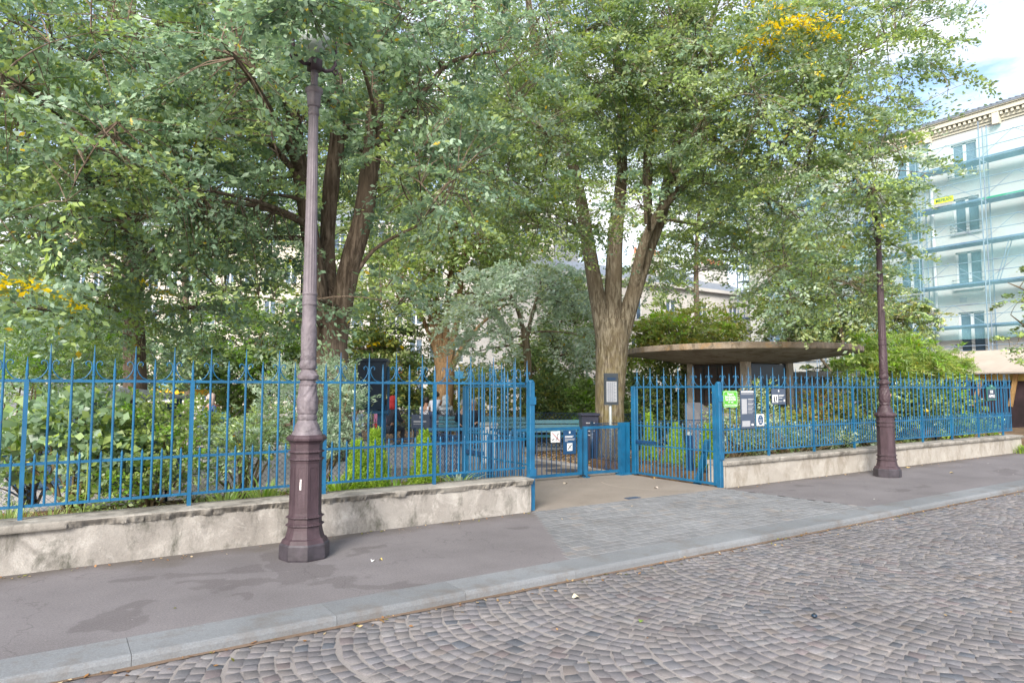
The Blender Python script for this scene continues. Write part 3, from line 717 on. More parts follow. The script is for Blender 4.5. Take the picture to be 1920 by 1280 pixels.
strip(t, 0, w*.5, h*.19, h*.21, M['white']); strip(t, w*.7, w*.88, h*.18, h*.32, M['white']); strip(t, -w*.08, w*.08, h*.8, h*.92, M['white'])
# street name plate on the far railing
x = SX(1856.5)
t, w, h = plate('street_name_plate', 'dark blue RUE AFFRE street name plate hung on the far end of the railing', 'sign', SX(1849.5), SX(1866.5), SZ(1858, 750), SZ(1858, 725), 7.565, M['plate_rim'], rx=.01)
MB().box(-w*.86, w*.86, -.003, 0, h*.09, h*.80).build('name_panel', M['navysign'], t)
write('RUE', h*.30, M['white'], t, (0, -.0045, h*.62), .003, w*.62); write('AFFRE', h*.30, M['white'], t, (0, -.0045, h*.29), .003, w*1.35)
MB().lathe([(0, .05), (.03, .045), (.06, .02)], 16).build('crest', M['plate_rim'], t, (0, .004, h*.98))
# signs on the low barrier
def BX(u): return ray(u, 820).x/ray(u, 820).y*9.73
def BZ(u, v): r = ray(u, v); return EYE+r.z/r.y*9.73
t, w, h = plate('dog_sign', 'small white sign with struck out person and dog, on the low barrier', 'sign', BX(1033.5), BX(1050.5), BZ(1042, 829), BZ(1042, 808), 9.735, M['white'], rx=.004)
MB().bar((-w*.75, -.003, h*.85), (w*.85, -.003, h*.12), .003, .010, up=(0, 0, 1)).build('red_bar', M['red'], t)
MB().bar((w*.4, -.002, h*.2), (w*.35, -.002, h*.75), .002, .014).bar((w*.35, -.002, h*.6), (w*.8, -.002, h*.82), .002, .008).bar((w*.35, -.002, h*.45), (w*.05, -.002, h*.15), .002, .010).build('pictogram', M['signframe'], t)
MB().bar((-w*.8, -.002, h*.22), (-w*.4, -.002, h*.28), .002, .014).bar((-w*.42, -.002, h*.25), (-w*.3, -.002, h*.36), .002, .008).build('pictogram', M['signframe'], t)
t, w, h = plate('prohibition_sign', 'tall blue sign with a white struck out square, on the low barrier beside its post', 'sign', BX(1056.5), BX(1080), BZ(1068, 851), BZ(1068, 806), 9.733, M['signblue'], rx=.004)
strip(t, -w*.75, w*.6, h*.74, h*.765, M['white']); strip(t, -w*.75, w*.45, h*.69, h*.72, M['white'])
for k in range(3): strip(t, -w*.75, w*(.8, .7, -.3)[k], h*(.62-.045*k), h*(.645-.045*k), M['panelgrey'])
strip(t, -w*.12, w*.12, h*.86, h*.95, M['white']); strip(t, -w*.42, w*.42, h*.14, h*.46, M['white'], 'pictogram_panel')
MB().bar((-w*.3, -.005, h*.2), (w*.3, -.005, h*.4), .002, .014).bar((-w*.3, -.005, h*.4), (w*.3, -.005, h*.2), .002, .006).build('pictogram', M['signframe'], t)
# board on a pole before the big trunk
p = P(1144, 730, 13.9)
t = thing('notice_board', 'dark framed list board on a grey pole, in front of the big mossy trunk', 'sign', (p.x, p.y, 0), R(-14))
MB().lathe([(0, .03), (1.9, .03)], 12).build('pole', M['galv'], t, smooth=True)
MB().box(-.155, .155, -.06, -.02, 1.29, 1.93).build('frame', M['signframe'], t)
MB().box(-.115, .115, -.066, -.060, 1.35, 1.76).build('list_panel', M['panelgrey'], t)
MB().box(-.095, .095, -.066, -.060, 1.79, 1.845).build('title_panel', M['navysign'], t)
ln = MB()
for k in range(17): ln.box(-.10, .10-.05*(k % 3 == 0), -.0685, -.066, 1.365+k*.0228, 1.369+k*.0228)
for k in range(4): ln.box(-.07+.045*k, -.067+.045*k, -.0685, -.066, 1.36, 1.75)
ln.build('printed_lines', M['signgrey'], t)

# ------------------------------------------------------------------ kiosk
kc = G(1386, 18.2)
t = thing('concrete_kiosk', 'concrete kiosk with a wide flat round roof behind the railing', 'kiosk', kc)
RR = 2.98
MB().lathe([(2.525, RR-.01), (2.54, RR), (2.655, RR), (2.67, RR-.02)], 96, fn=lambda z, r, a: r*(1+.002*math.sin(9*a))).build('roof_rim', M['rim'], t, smooth=False)
smooth_angle(MB().lathe([(2.26, .4), (2.26, 1.0), (2.31, 1.5), (2.50, RR-.25), (2.524, RR-.02)], 96).build('roof_soffit', M['kiosk'], t), 50)
MB().lathe([(2.66, RR-.03), (2.80, RR*.4), (2.84, .1)], 64).build('roof_top', M['kiosk'], t)
b = .86
for (sx, sy) in ((-1, -1), (1, -1), (1, 1), (-1, 1)):
    MB().bevbox(sx*b-.10, sx*b+.10, sy*b-.10, sy*b+.10, 0, 2.3, .012).build('pillar', M['kiosk'], t)
MB().box(-b+.10, b-.10, -b-.06, b+.06, 0, 1.0).box(-b-.06, b+.06, -b+.1, b-.1, 0, 1.0).build('parapet', M['kiosk'], t)
MB().box(-b+.10, b-.10, -b-.02, -b+.02, 1.0, 2.25).build('shutter', M['navy'], t)
sh = MB().box(-b-.02, -b+.02, -b+.10, b-.10, 1.0, 2.25).build('shutter', simple('brown shutter', (.055, .035, .03), .6, .2), t)
MB().box(b-.02, b+.02, -b+.10, b-.10, 1.0, 2.25).box(-b+.1, b-.1, b-.02, b+.02, 1.0, 2.25).build('shutter', M['navy'], t)
fr = MB()
for z in (1.02, 1.3, 1.62, 1.92, 2.2): fr.box(-b-.05, -b-.02, -b+.10, b-.10, z-.015, z+.015)
for y in (-.45, 0, .45): fr.box(-b-.046, -b-.02, y-.02, y+.02, 1.0, 2.24)
fr.build('glazing_bars', M['ironblack'], t)
t = thing('grey_cabinet', 'grey sloping electrical cabinet at the foot of the kiosk', 'cabinet', P(1312, 760, 16.6).xy.to_3d(), R(10))
mb = MB(); mb.add([(-.34,-.2,0),(.34,-.2,0),(.34,.2,0),(-.34,.2,0),(-.34,-.2,1.05),(.34,-.2,1.05),(.34,.2,1.28),(-.34,.2,1.28)], [(0,3,2,1),(4,5,6,7),(0,1,5,4),(1,2,6,5),(2,3,7,6),(3,0,4,7)])
mb.build('cabinet_body', simple('cabinet grey', (.17, .17, .19), .6, .12), t); MB().box(-.3, .3, -.208, -.2, .1, .95).build('cabinet_door', simple('cabinet door', (.19, .19, .21), .5, .1), t)

# ------------------------------------------------------------------ foliage generators
def pal(*cs): return [np.array(c, float)*1.66 for c in cs]
GREEN_A = pal((.150, .210, .125), (.115, .172, .112), (.168, .238, .135), (.200, .262, .190), (.088, .136, .090), (.185, .235, .085))
GREEN_B = pal((.170, .225, .065), (.140, .195, .070), (.205, .260, .080), (.200, .235, .120), (.105, .150, .055))
GREEN_S = pal((.230, .285, .210), (.270, .320, .250), (.180, .235, .160), (.300, .340, .280))
GREEN_D = pal((.075, .115, .045), (.095, .145, .050), (.125, .165, .060), (.060, .095, .042))
LIME = pal((.145, .24, .025), (.18, .28, .03), (.11, .20, .028), (.21, .28, .04))
OLIVE = pal((.17, .18, .05), (.20, .22, .06), (.15, .19, .06), (.25, .22, .06))
YELLOW = pal((.55, .43, .006), (.55, .38, .008), (.50, .42, .02))
def leaves(centers, normals, axes, size, tint, ratio=.5, fold=.0):
    """arrays (n,3); returns a kite-shaped quad for each leaf"""
    n = len(centers); b = np.cross(normals, axes); b /= np.linalg.norm(b, axis=1, keepdims=True)+1e-9
    s = size[:, None] if hasattr(size, '__len__') else size
    v0 = centers-axes*s*.5; v1 = centers+b*s*ratio*.5-axes*s*.06; v2 = centers+axes*s*.5-normals*s*.06; v3 = centers-b*s*ratio*.5-axes*s*.06
    V = np.stack([v0, v1, v2, v3], 1).reshape(-1, 3); F = np.arange(n*4).reshape(-1, 4)
    return V, F, np.repeat(tint, 4, axis=0)
def unit(a): return a/(np.linalg.norm(a, axis=1, keepdims=True)+1e-9)
def sprays(cents, dirs, nl, L, W, leaf, palette, yellow=(), tilt=.55, droop=.35, wind=(-.25, -.12, 0), ratio=.5, jit=.14):
    """flattened leafy twigs; cents, dirs (n,3)"""
    n = len(cents); k = nl
    dirs = unit(dirs); up = np.array([0, 0, 1.0])
    side = unit(np.cross(dirs, up)+rng.normal(0, .05, (n, 3))); nrm = unit(np.cross(side, dirs)+rng.normal(0, .30, (n, 3)))
    t = rng.beta(1.3, 1.1, (n, k)); s = rng.normal(0, .42, (n, k))*np.sin(np.pi*np.clip(t*.85+.1, 0, 1))
    sc = rng.uniform(.7, 1.3, (n, 1))
    pos = cents[:, None]+dirs[:, None]*(t*L*sc)[..., None]+side[:, None]*(s*W*sc)[..., None]+np.array([0, 0, -1.0])*(droop*L*sc*t**2)[..., None]
    pos += rng.normal(0, jit*W*.5, (n, k, 3))
    nn = nrm[:, None]+rng.normal(0, tilt, (n, k, 3)); nn = unit(nn.reshape(-1, 3))
    ax = dirs[:, None]*.7+side[:, None]*(np.sign(s)*.7)[..., None]+rng.normal(0, .4, (n, k, 3))+np.array(wind); ax = ax.reshape(-1, 3)
    ax = unit(ax-nn*np.sum(ax*nn, 1, keepdims=True))
    ps = np.array(palette); ci = rng.integers(0, len(ps), n); base = ps[ci][:, None]*rng.uniform(.82, 1.22, (n, 1, 1))
    col = np.repeat(base, k, 1)*rng.uniform(.8, 1.22, (n, k, 1)); mixm = rng.random((n, k, 1)) < .3
    col = np.where(mixm, ps[rng.integers(0, len(ps), (n, k))], col)
    if len(yellow):
        Y = np.array(YELLOW)
        for (c, r) in yellow:
            r = r*.62; d = np.linalg.norm(cents-np.array(c), axis=1)
            sel = (d < r) & (rng.random(n) < .85)
            m = sel[:, None] & (rng.random((n, k)) < .72); col[m] = Y[rng.integers(0, 3, m.sum())]*rng.uniform(.75, 1.1, (m.sum(), 1))
    col = col.reshape(-1, 3)
    stray = rng.random(len(col)) < .004; col[stray] = np.array([.55, .40, .04])
    return leaves(pos.reshape(-1, 3), nn, ax, leaf*rng.uniform(.65, 1.25, n*k)*np.repeat(rng.uniform(.75, 1.3, n), k), col, ratio)
def in_lobes(lobes, n, surf=.35):
    """lobes: (px, py, depth, rx metres across, ry metres in depth, rz metres up, weight)"""
    w = np.array([l[3]*l[4]*l[5]*l[6] if len(l) > 6 else l[3]*l[4]*l[5] for l in lobes]); w = w**.85; w /= w.sum()
    idx = rng.choice(len(lobes), n, p=w); P_ = np.zeros((n, 3)); O_ = np.zeros((n, 3))
    d = unit(rng.normal(size=(n, 3))); rad = rng.random(n)**(1/3.); rad = np.where(rng.random(n) < surf, rng.uniform(.8, 1.02, n), rad)
    for i, l in enumerate(lobes):
        m = idx == i; c = np.array(P(l[0], l[1], l[2])); ph = rng.uniform(0, 6.28, 4); dm = d[m]
        wob = 1+.20*np.sin(3.1*dm[:, 0]*2+ph[0]+2*dm[:, 2])+.16*np.sin(5.3*dm[:, 1]*2+ph[1])+.14*np.sin(7*dm[:, 2]+ph[2]+3*dm[:, 0]); q = dm*(rad[m]*wob)[:, None]
        off = q[:, :1]*l[3]*np.array([[RT.x, RT.y, 0]])+q[:, 1:2]*l[4]*np.array([[FW.x, FW.y, 0]])+q[:, 2:3]*l[5]*np.array([[0, 0, 1.0]])
        P_[m] = c+off+rng.normal(0, .07*min(l[3], l[5])+.02, off.shape); O_[m] = off
    return P_, O_
def curve_pts(a, b, sag, n=6):
    a = Vector(a); b = Vector(b); mid = (a+b)/2+Vector((random.uniform(-.15, .15), random.uniform(-.15, .15), sag))*(b-a).length
    return [a*(1-t)**2+mid*2*t*(1-t)+b*t*t for t in [i/(n-1) for i in range(n)]]
def smooth_path(pts, sub=4):
    """Catmull-Rom through (vector, radius)"""
    out = []; k = len(pts)
    for i in range(k-1):
        p0, p1, p2, p3 = pts[max(i-1, 0)], pts[i], pts[i+1], pts[min(i+2, k-1)]
        for j in range(sub):
            t = j/sub
            v = .5*((2*p1[0])+(p2[0]-p0[0])*t+(2*p0[0]-5*p1[0]+4*p2[0]-p3[0])*t*t+(3*p1[0]-p0[0]-3*p2[0]+p3[0])*t**3)
            out.append((v, p1[1]*(1-t)+p2[1]*t))
    out.append(pts[-1]); return out
def tree(name, label, base_px, depth, stems, lobes, n_spray, nl, leaf, palette, bark, yellow=(), L=.6, W=.42, n_limb=40, mat='leaf', group=None, droop=.35, tilt=.55, cat='tree', twig_every=1, ratio=.5, limb_r=.035):
    base = P(base_px, 700, depth); base.z = 0
    t = thing(name, label, cat, base, 0, group)
    wood = MB(); nodes = []
    for st in stems:
        pts = []
        for q in st:
            px, py, r = q[:3]; dd = q[3] if len(q) > 3 else 0
            pts.append((P(px, py, depth+dd)-base, r))
        sp = smooth_path(pts, 5); big = pts[0][1] > .1
        wood.tube([s[0] for s in sp], [s[1] for s in sp], 20 if big else 10, wob=.055 if big else .05)
        nodes += [(s[0], s[1]) for s in sp if s[1] < .5]
    NP = np.array([list(a) for a, _ in nodes]); NR = np.array([r for _, r in nodes]); ns0 = len(NP)
    cents, offs = in_lobes(lobes, n_spray)
    # limbs
    cl = cents[rng.choice(len(cents), min(n_limb, len(cents)), replace=False)]-np.array(base)
    extra = []
    for c in cl:
        d = np.linalg.norm(NP-c, axis=1)+np.where(NP[:, 2] > c[2]+.3, 2.0, 0)+np.where(NP[:, 2] < 1.6, 4, 0); i = int(np.argmin(d))
        if np.linalg.norm(NP[i]-c) < .3: continue
        r0 = min(NR[i]*.55, limb_r*(1+.35*np.linalg.norm(NP[i]-c)))
        pp = curve_pts(NP[i], c, .10, 7); wood.tube(pp, [r0*(1-.85*j/6)+.004 for j in range(7)], 6, wob=.1)
        extra += [(list(p), r0*(1-.85*j/6)) for j, p in enumerate(pp)][1:]
    if extra: NP = np.vstack([NP, np.array([e[0] for e in extra])]); NR = np.append(NR, [e[1] for e in extra])
    ext = 0; base_v = np.array(base)
    for i in rng.permutation(len(cents)):      # keep branching until no spray hangs far from wood
        c = cents[i]-base_v; d = np.linalg.norm(NP-c, axis=1); j = int(np.argmin(d))
        if d[j] > .95 and ext < 130:
            r0 = max(.008, min(NR[j]*.6, .03)); pp = curve_pts(NP[j], c, .12, 6); wood.tube(pp, [r0*(1-.8*k/5)+.002 for k in range(6)], 5, wob=.1); ext += 1
            NP = np.vstack([NP, np.array([list(p) for p in pp[1:]])]); NR = np.append(NR, [r0*(1-.8*k/5) for k in range(1, 6)])
    # twigs from the nearest wood to each spray
    loc = cents-np.array(base); dirs = np.zeros_like(loc)
    for i in range(len(loc)):
        d = np.linalg.norm(NP-loc[i], axis=1); j = int(np.argmin(d)); a = NP[j]; v = loc[i]-a
        dirs[i] = v/(np.linalg.norm(v)+1e-6)
        if i % twig_every == 0 and np.linalg.norm(v) > .15 and d[j] < 1.05:
            e = Vector(loc[i])+Vector(dirs[i])*L*.6+Vector((0, 0, -.1*L)); m = (Vector(a)+Vector(loc[i]))/2+Vector((0, 0, .08*d[j]))
            wood.tube([a, m, loc[i], e], [min(.012, NR[j]*.6+.003), .008, .005, .002], 3, cap=False)
    trunk = smooth_angle(wood.build('trunk', M[bark], t), 70)
    # the yellowed sprays
    for a, b_, c, r in yellow:
        r *= .6; k = max(2, int(r*r*380)); pc = np.array(P(a, b_, c))-np.array(base); q_ = unit(rng.normal(size=(k, 3)))*rng.random((k, 1))**.4*r*np.array([1.5, 1.5, .6])+rng.normal(0, .12, (k, 3))
        loc = np.vstack([loc, pc+q_]); offs = np.vstack([offs, q_]); dirs = np.vstack([dirs, unit(q_)]); cents = loc
    dirs = dirs*.7+unit(offs)*.6+rng.normal(0, .35, dirs.shape); dirs[:, 2] *= .45
    V, F, T = sprays(loc, dirs, nl, L, W, leaf, palette, [(np.array(P(a, b_, c))-np.array(base), r) for a, b_, c, r in yellow], tilt, droop, ratio=ratio)
    put('crown', npmesh('crown', V, F, T, M[mat]), t)
    return t

def blades(name, label, cat, px, depth, z0, n, h, w, palette, spread=.35, bend=.5, group=None, seg=5):
    b = P(px, 700, depth); b.z = z0; t = thing(name, label, cat, b, 0, group); V = []; F = []; T = []
    for i in range(n):
        a = random.uniform(0, 2*math.pi); r0 = random.uniform(0, spread*.35); d = Vector((math.cos(a), math.sin(a), 0)); s = Vector((-d.y, d.x, 0)); hh = h*random.uniform(.6, 1.1); bb = bend*random.uniform(.3, 1.2)
        c = palette[random.randrange(len(palette))]*random.uniform(.8, 1.2); o = len(V)
        for k in range(seg+1):
            u = k/seg; p = d*(r0+bb*hh*u**1.8)+Vector((0, 0, hh*(u-.35*bb*u**3))); ww = w*(1-u**2.2)*.5+.001
            V += [p-s*ww, p+s*ww]; T += [c, c]
        F += [(o+2*k, o+2*k+1, o+2*k+3, o+2*k+2) for k in range(seg)]
    put('foliage', npmesh('foliage', np.array([list(v) for v in V]), np.array(F), np.array(T), M['leaf']), t)
    return t
def shrub(name, label, lobes, n, nl, leaf, palette, base_px, depth, z0=.15, n_stem=6, L=.3, W=.2, mat='leaf', cat='shrub', group=None, up=.3, ratio=.55, yellow=(), droop=.2, tilt=.6, stem_r=.018, jit=.2):
    base = P(base_px, 700, depth); base.z = z0; t = thing(name, label, cat, base, 0, group)
    cents, offs = in_lobes(lobes, n); loc = cents-np.array(base); ok = loc[:, 2] > -.02; loc = loc[ok]; offs = offs[ok]
    wood = MB()
    for i in rng.choice(len(loc), min(n_stem, len(loc)), replace=False):
        wood.tube(curve_pts((random.uniform(-.06, .06), random.uniform(-.06, .06), 0), loc[i], .08, 6), [stem_r*(1-.8*j/5)+.002 for j in range(6)], 5)
    wood.build('stem', M['stem'], t, smooth=True)
    d = unit(offs)+np.array([0, 0, up])+rng.normal(0, .4, offs.shape)
    V, F, T = sprays(loc, d, nl, L, W, leaf, palette, [(np.array(P(a, b_, c))-np.array(base), r) for a, b_, c, r in yellow], tilt, droop, ratio=ratio, jit=jit)
    put('foliage', npmesh('foliage', V, F, T, M[mat]), t); return t

# ------------------------------------------------------------------ big trees
tree('tree', 'large brown multi stemmed tree behind the nearer lamp post, its crown over the lantern', 617, 10.5,
     [[(617, 862, .40), (617, 760, .33), (616, 690, .31), (614, 640, .30)],
      [(606, 690, .20), (603, 620, .17), (594, 520, .14), (575, 400, .13), (560, 300, .13), (545, 190, .115), (520, 60, .09), (500, -80, .06)],
      [(612, 680, .18), (614, 600, .15), (616, 520, .12, .3), (614, 440, .12, .5), (622, 340, .13, .5), (634, 230, .12, .5), (628, 100, .09, .5), (618, -40, .06, .5)],
      [(622, 690, .20), (636, 600, .17), (655, 500, .165), (680, 410, .155), (692, 330, .15), (700, 260, .14), (706, 160, .13), (712, 60, .09), (730, -60, .06)],
      [(697, 300, .07), (745, 235, .055), (800, 165, .045), (850, 115, .035), (940, 95, .02)],
      [(640, 560, .05), (700, 470, .03), (790, 420, .02)],
      [(560, 330, .06), (500, 260, .045), (440, 180, .035), (410, 90, .02)]],
     [(640, 160, 12.6, 2.4, 1.2, 2.0), (600, 40, 9.0, 1.8, 1.6, .55), (572, 0, 5.85, .26, .26, .13, 80), (450, 110, 7.2, .75, .6, .5, 1.5), (830, 330, 9.4, .75, 1.1, .9), (425, 330, 9.0, .8, 1.2, 1.5), (420, 120, 8.5, 1.1, 1.3, 1.1), (480, 440, 9.5, .4, .6, .6),
      (820, 90, 9.5, 1.4, 1.5, 1.0), (730, 535, 9.5, .65, .6, .36), (600, 560, 9.4, .35, .3, .24, 1.5), (550, 590, 9.8, .4, .5, .4), (790, 230, 9.6, .9, .9, .75), (660, 235, 9.2, .22, .25, .2, 1.3), (620, 330, 12.2, 1.6, .6, 1.4), (640, -200, 9.5, 3.2, 2.6, 1.4, .3), (450, 480, 10, .9, 1.0, .7)],
     1450, 56, .086, GREEN_A, 'bark1', [(755, 48, 8.4, .12)], L=.52, W=.36, n_limb=46, limb_r=.028)
tree('tree', 'leafy tree with yellowing sprays filling the left edge behind the railing', 255, 12.8,
     [[(255, 850, .22), (252, 640, .19), (246, 440, .16), (243, 250, .14), (243, 80, .11), (250, -100, .07)],
      [(246, 440, .09), (170, 330, .06), (90, 240, .05), (30, 160, .03)], [(244, 260, .08), (330, 170, .06), (390, 60, .03)], [(250, 560, .08), (180, 470, .05), (100, 420, .03)], [(248, 420, .07), (330, 380, .04), (400, 330, .02)]],
     [(90, 120, 8.0, 1.8, 1.6, 1.2), (320, 180, 9.5, 1.4, 1.5, 1.3), (60, 380, 8.5, 1.2, 1.5, .9), (250, 430, 10.5, 1.7, 1.5, 1.0), (110, 560, 10, 1.3, 1.3, .65), (300, 590, 12, 1.5, 1.2, .6),
      (180, 320, 7.0, 1.0, .8, .5), (380, 330, 10.5, .9, 1.2, 1.2), (150, -180, 9, 3.2, 2.6, 1.3, .3), (-60, 250, 7.5, 1.4, 1.2, 1.6), (40, 250, 11, 1.8, 1, 1.6), (60, 20, 10, 2, 1, 1)],
     1600, 56, .084, GREEN_A+GREEN_B[:2], 'bark1', [(70, 528, 7.0, .22), (120, 538, 7.1, .18), (20, 518, 7.0, .22), (165, 548, 7.2, .14), (40, 540, 7.1, .18), (130, 605, 7.4, .14), (245, 522, 9.8, .20), (228, 488, 9.8, .12), (135, 612, 8.6, .11), (290, 230, 9.4, .14), (275, 130, 9.0, .10), (130, 235, 7.6, .1), (345, 530, 11, .14), (185, 545, 10, .15), (120, 640, 10.2, .12), (40, 425, 8.4, .12)], L=.50, W=.36, n_limb=50, limb_r=.026)
tree('tree', 'great grey tree with mossy trunk between the gate and the kiosk roof', 1145, 15.9,
     [[(1143, 880, .41), (1142, 840, .355), (1143, 750, .335), (1146, 680, .36), (1148, 630, .40), (1150, 600, .36)],
      [(1135, 640, .22), (1122, 570, .19), (1110, 500, .17), (1098, 430, .155), (1082, 340, .13), (1050, 230, .11), (1010, 110, .09), (985, -30, .06)],
      [(1146, 630, .26), (1150, 540, .20), (1154, 440, .18), (1166, 320, .13), (1164, 180, .10), (1150, 40, .07), (1140, -100, .05)],
       [(1162, 630, .24), (1185, 560, .19), (1214, 470, .165), (1240, 400, .15), (1256, 330, .14), (1278, 240, .12), (1306, 140, .09), (1340, 20, .06)],
      [(1186, 550, .15), (1206, 460, .11, -.4), (1238, 395, .09, -.5), (1290, 345, .07, -.7), (1318, 330, .045, -.8)],
      [(1216, 420, .10, -.3), (1214, 330, .12, -.4), (1222, 230, .12, -.4), (1250, 150, .10, -.4), (1274, 90, .09, -.4), (1290, -20, .05)],
      [(1256, 330, .07), (1320, 235, .055, -.6), (1390, 235, .05, -1), (1470, 290, .04, -1.6), (1540, 330, .03, -2), (1600, 340, .015, -2.2)],
      [(1278, 240, .06), (1360, 190, .05, -.6), (1450, 150, .04, -1.2), (1560, 120, .03, -2), (1680, 70, .015, -2.6)],
      [(1320, 240, .05, -.6), (1400, 320, .04, -1), (1450, 400, .03, -1.3), (1470, 470, .03, -1.6), (1482, 560, .015, -1.8)],
      [(1105, 470, .05), (1030, 340, .035), (960, 320, .025), (880, 325, .012)]],
     [(1130, 110, 14.5, 2.8, 2.4, 1.7), (960, 260, 13.5, 1.4, 1.6, 1.1), (1010, 400, 14, 1.1, 1.2, .62), (1130, 385, 13.6, .95, .8, .5), (1330, 120, 14, 2.6, 2.2, 1.7), (1420, 260, 13.2, 1.9, 1.9, .95), (1610, 120, 13, 1.4, 1.7, 1.3),
      (1705, 45, 13, .7, 1.0, .6), (1550, 370, 13, 1.45, 1.5, .85), (1490, 520, 13.6, .75, .9, .75), (1595, 540, 13.8, .75, 1.0, .6), (1655, 270, 13, .65, 1.0, .6), (1650, 455, 13.4, .45, .7, .3), (1690, 395, 13, .28, .3, .12), (1300, 500, 17, 1.4, .9, .42),
      (1330, 330, 15, 1.3, 1.3, .45), (1180, 250, 17.5, 1.8, .9, 1.5), (1350, -260, 14, 5.2, 3, 1.6, .3), (980, -200, 14, 3, 2.6, 1.6, .3), (1335, 440, 15.5, .8, .6, .5, 2), (1400, 470, 15, .6, .6, .35, 2), (1632, 372, 12.0, .42, .3, .26, 9)],
     3500, 56, .088, GREEN_B+GREEN_A[:2]+GREEN_S[:1], 'bark2', [(1460, 30, 11.5, .52), (1440, 60, 11.4, .3), (1480, 75, 11.6, .3), (1625, 158, 11.4, .24), (1655, 200, 11.6, .2), (1605, 328, 11.6, .2), (1690, 250, 12.5, .16), (1500, 540, 13.2, .18), (1070, 185, 13, .1)], L=.62, W=.44, n_limb=90, limb_r=.03)
tree('tree', 'slender multi stemmed tree with ochre bark in the middle of the park', 832, 25,
     [[(832, 812, .40), (832, 760, .34), (834, 700, .36), (835, 680, .30)],
      [(826, 700, .18), (812, 610, .13), (796, 520, .10), (782, 420, .07), (776, 330, .04)], [(830, 690, .17), (820, 590, .13), (810, 490, .10), (806, 380, .06)],
      [(836, 690, .16), (838, 580, .12), (850, 480, .09), (862, 380, .05)], [(840, 690, .16), (858, 590, .12), (868, 490, .10), (884, 390, .05)], [(842, 700, .13), (868, 650, .09), (905, 605, .06), (950, 570, .03)], [(828, 690, .1), (790, 590, .07), (756, 520, .04)]],
     [(830, 440, 25, 3.0, 3, 1.8), (740, 540, 24.5, 1.6, 2, 1.2), (920, 430, 24.5, 2.2, 2, 1.4), (780, 300, 25, 3.2, 3, 2.0), (950, 250, 26, 2.6, 2.4, 2), (890, 560, 26, 1.1, 1.2, .7)],
     1500, 40, .15, GREEN_B, 'bark3', [(725, 690, 24, .01)], L=.9, W=.7, n_limb=50)
tree('tree', 'silvery weeping tree with thin crooked trunk behind the left gate leaf', 990, 21,
     [[(990, 805, .16), (992, 740, .13), (988, 660, .12), (982, 615, .10)], [(984, 630, .08), (970, 580, .06), (950, 540, .03)], [(986, 640, .08), (998, 590, .06), (1010, 545, .03)]],
     [(990, 520, 21, 1.5, 1.2, .28), (900, 570, 20.5, .6, 1.0, .32), (880, 640, 20.5, .28, .5, .34), (1075, 560, 21, .7, .9, .3), (1105, 640, 20.5, .26, .5, .42), (945, 620, 20.2, .25, .4, .30), (1045, 640, 21.5, .4, .5, .3)],
     250, 54, .14, GREEN_S+GREEN_B[3:4]+GREEN_S[1:2], 'bark2', L=1.0, W=.42, n_limb=26, droop=.75, group=None)
far = [('dark_tree', 'dark tree low behind the railing, left of the nearer lamp post', 470, 24, [(470, 640, 24, 2.2, 2, 1.5), (420, 690, 24, 1.2, 1.2, .9), (530, 690, 24, 1.0, 1, .9)], GREEN_D+LIME[2:3], 600, .15),
       ('olive_tree', 'olive green tree with bent black branches between the big brown trunk and the ochre stems', 735, 27, [(720, 690, 27, 1.9, 2, 1.4), (760, 750, 27, 1.3, 1.2, .9), (690, 620, 27, 1.3, 1.4, 1)], GREEN_D+OLIVE[:1], 520, .15),
       ('background_tree', 'blue green tree in the depth of the park behind the left edge foliage', 150, 20, [(110, 640, 19, 1.8, 1.5, .9), (260, 660, 20, 1.6, 1.5, .8), (60, 560, 19, 1.5, 1.4, 1.0)], GREEN_A+GREEN_D, 620, .14),
       ('background_tree', 'tall background tree showing between the lamp post and the left edge tree', 350, 27, [(330, 380, 26, 3.6, 3, 2.6), (480, 460, 26, 2.2, 2.5, 2.2), (250, 200, 26, 3.6, 3, 2.4), (560, 300, 27, 2.6, 2.5, 2.6), (450, 100, 27, 3.5, 2.5, 2.2)], GREEN_B+GREEN_A[2:4], 900, .17),
       ('background_tree', 'tall background tree filling the gaps of the crowns right of the nearer lamp post', 700, 34, [(700, 430, 33, 4, 3, 3.4), (640, 150, 33, 4.5, 3.4, 3.6), (880, 150, 34, 4.5, 3.4, 3.6), (1010, 460, 33, 3.0, 2.6, 2.0), (1080, 250, 34, 3.8, 3, 3.6)], GREEN_B+LIME[2:3], 1150, .2),
       ('background_tree', 'broad dark green tree right behind the silvery weeping tree', 1040, 27, [(1050, 660, 26, 1.6, 1.6, 1.4), (1090, 580, 27, 1.3, 1.3, 1.2), (970, 700, 26, 1.6, 1.4, .8)], GREEN_D+GREEN_B[:2], 560, .13),
       ('background_tree', 'yellow green tree in front of the ivory building above the kiosk roof', 1285, 25, [(1280, 625, 25, 1.7, 1.4, .85), (1220, 650, 25, .8, .9, .6), (1350, 630, 25, .6, .8, .35)], OLIVE+LIME[:1]+GREEN_B[:1], 420, .14),
       ('background_tree', 'pale tall tree filling the sky between the grey tree stems and the ivory roof', 1310, 31, [(1300, 430, 31, 2.3, 2, 1.5), (1230, 520, 31, 1.4, 1.5, 1.0), (1380, 380, 31, 2.0, 2, 1.3), (1290, 300, 31, 2.6, 2, 1.8)], GREEN_B+GREEN_S[:1], 520, .17),
       ('background_tree', 'small tree leaning over the far end of the kiosk roof beside the scaffold', 1480, 24, [(1470, 560, 24, 1.0, 1.0, .9), (1510, 480, 24, 1.2, 1.2, .9), (1560, 600, 24, 1.0, 1.1, .7)], GREEN_B+OLIVE[:1], 380, .13)]
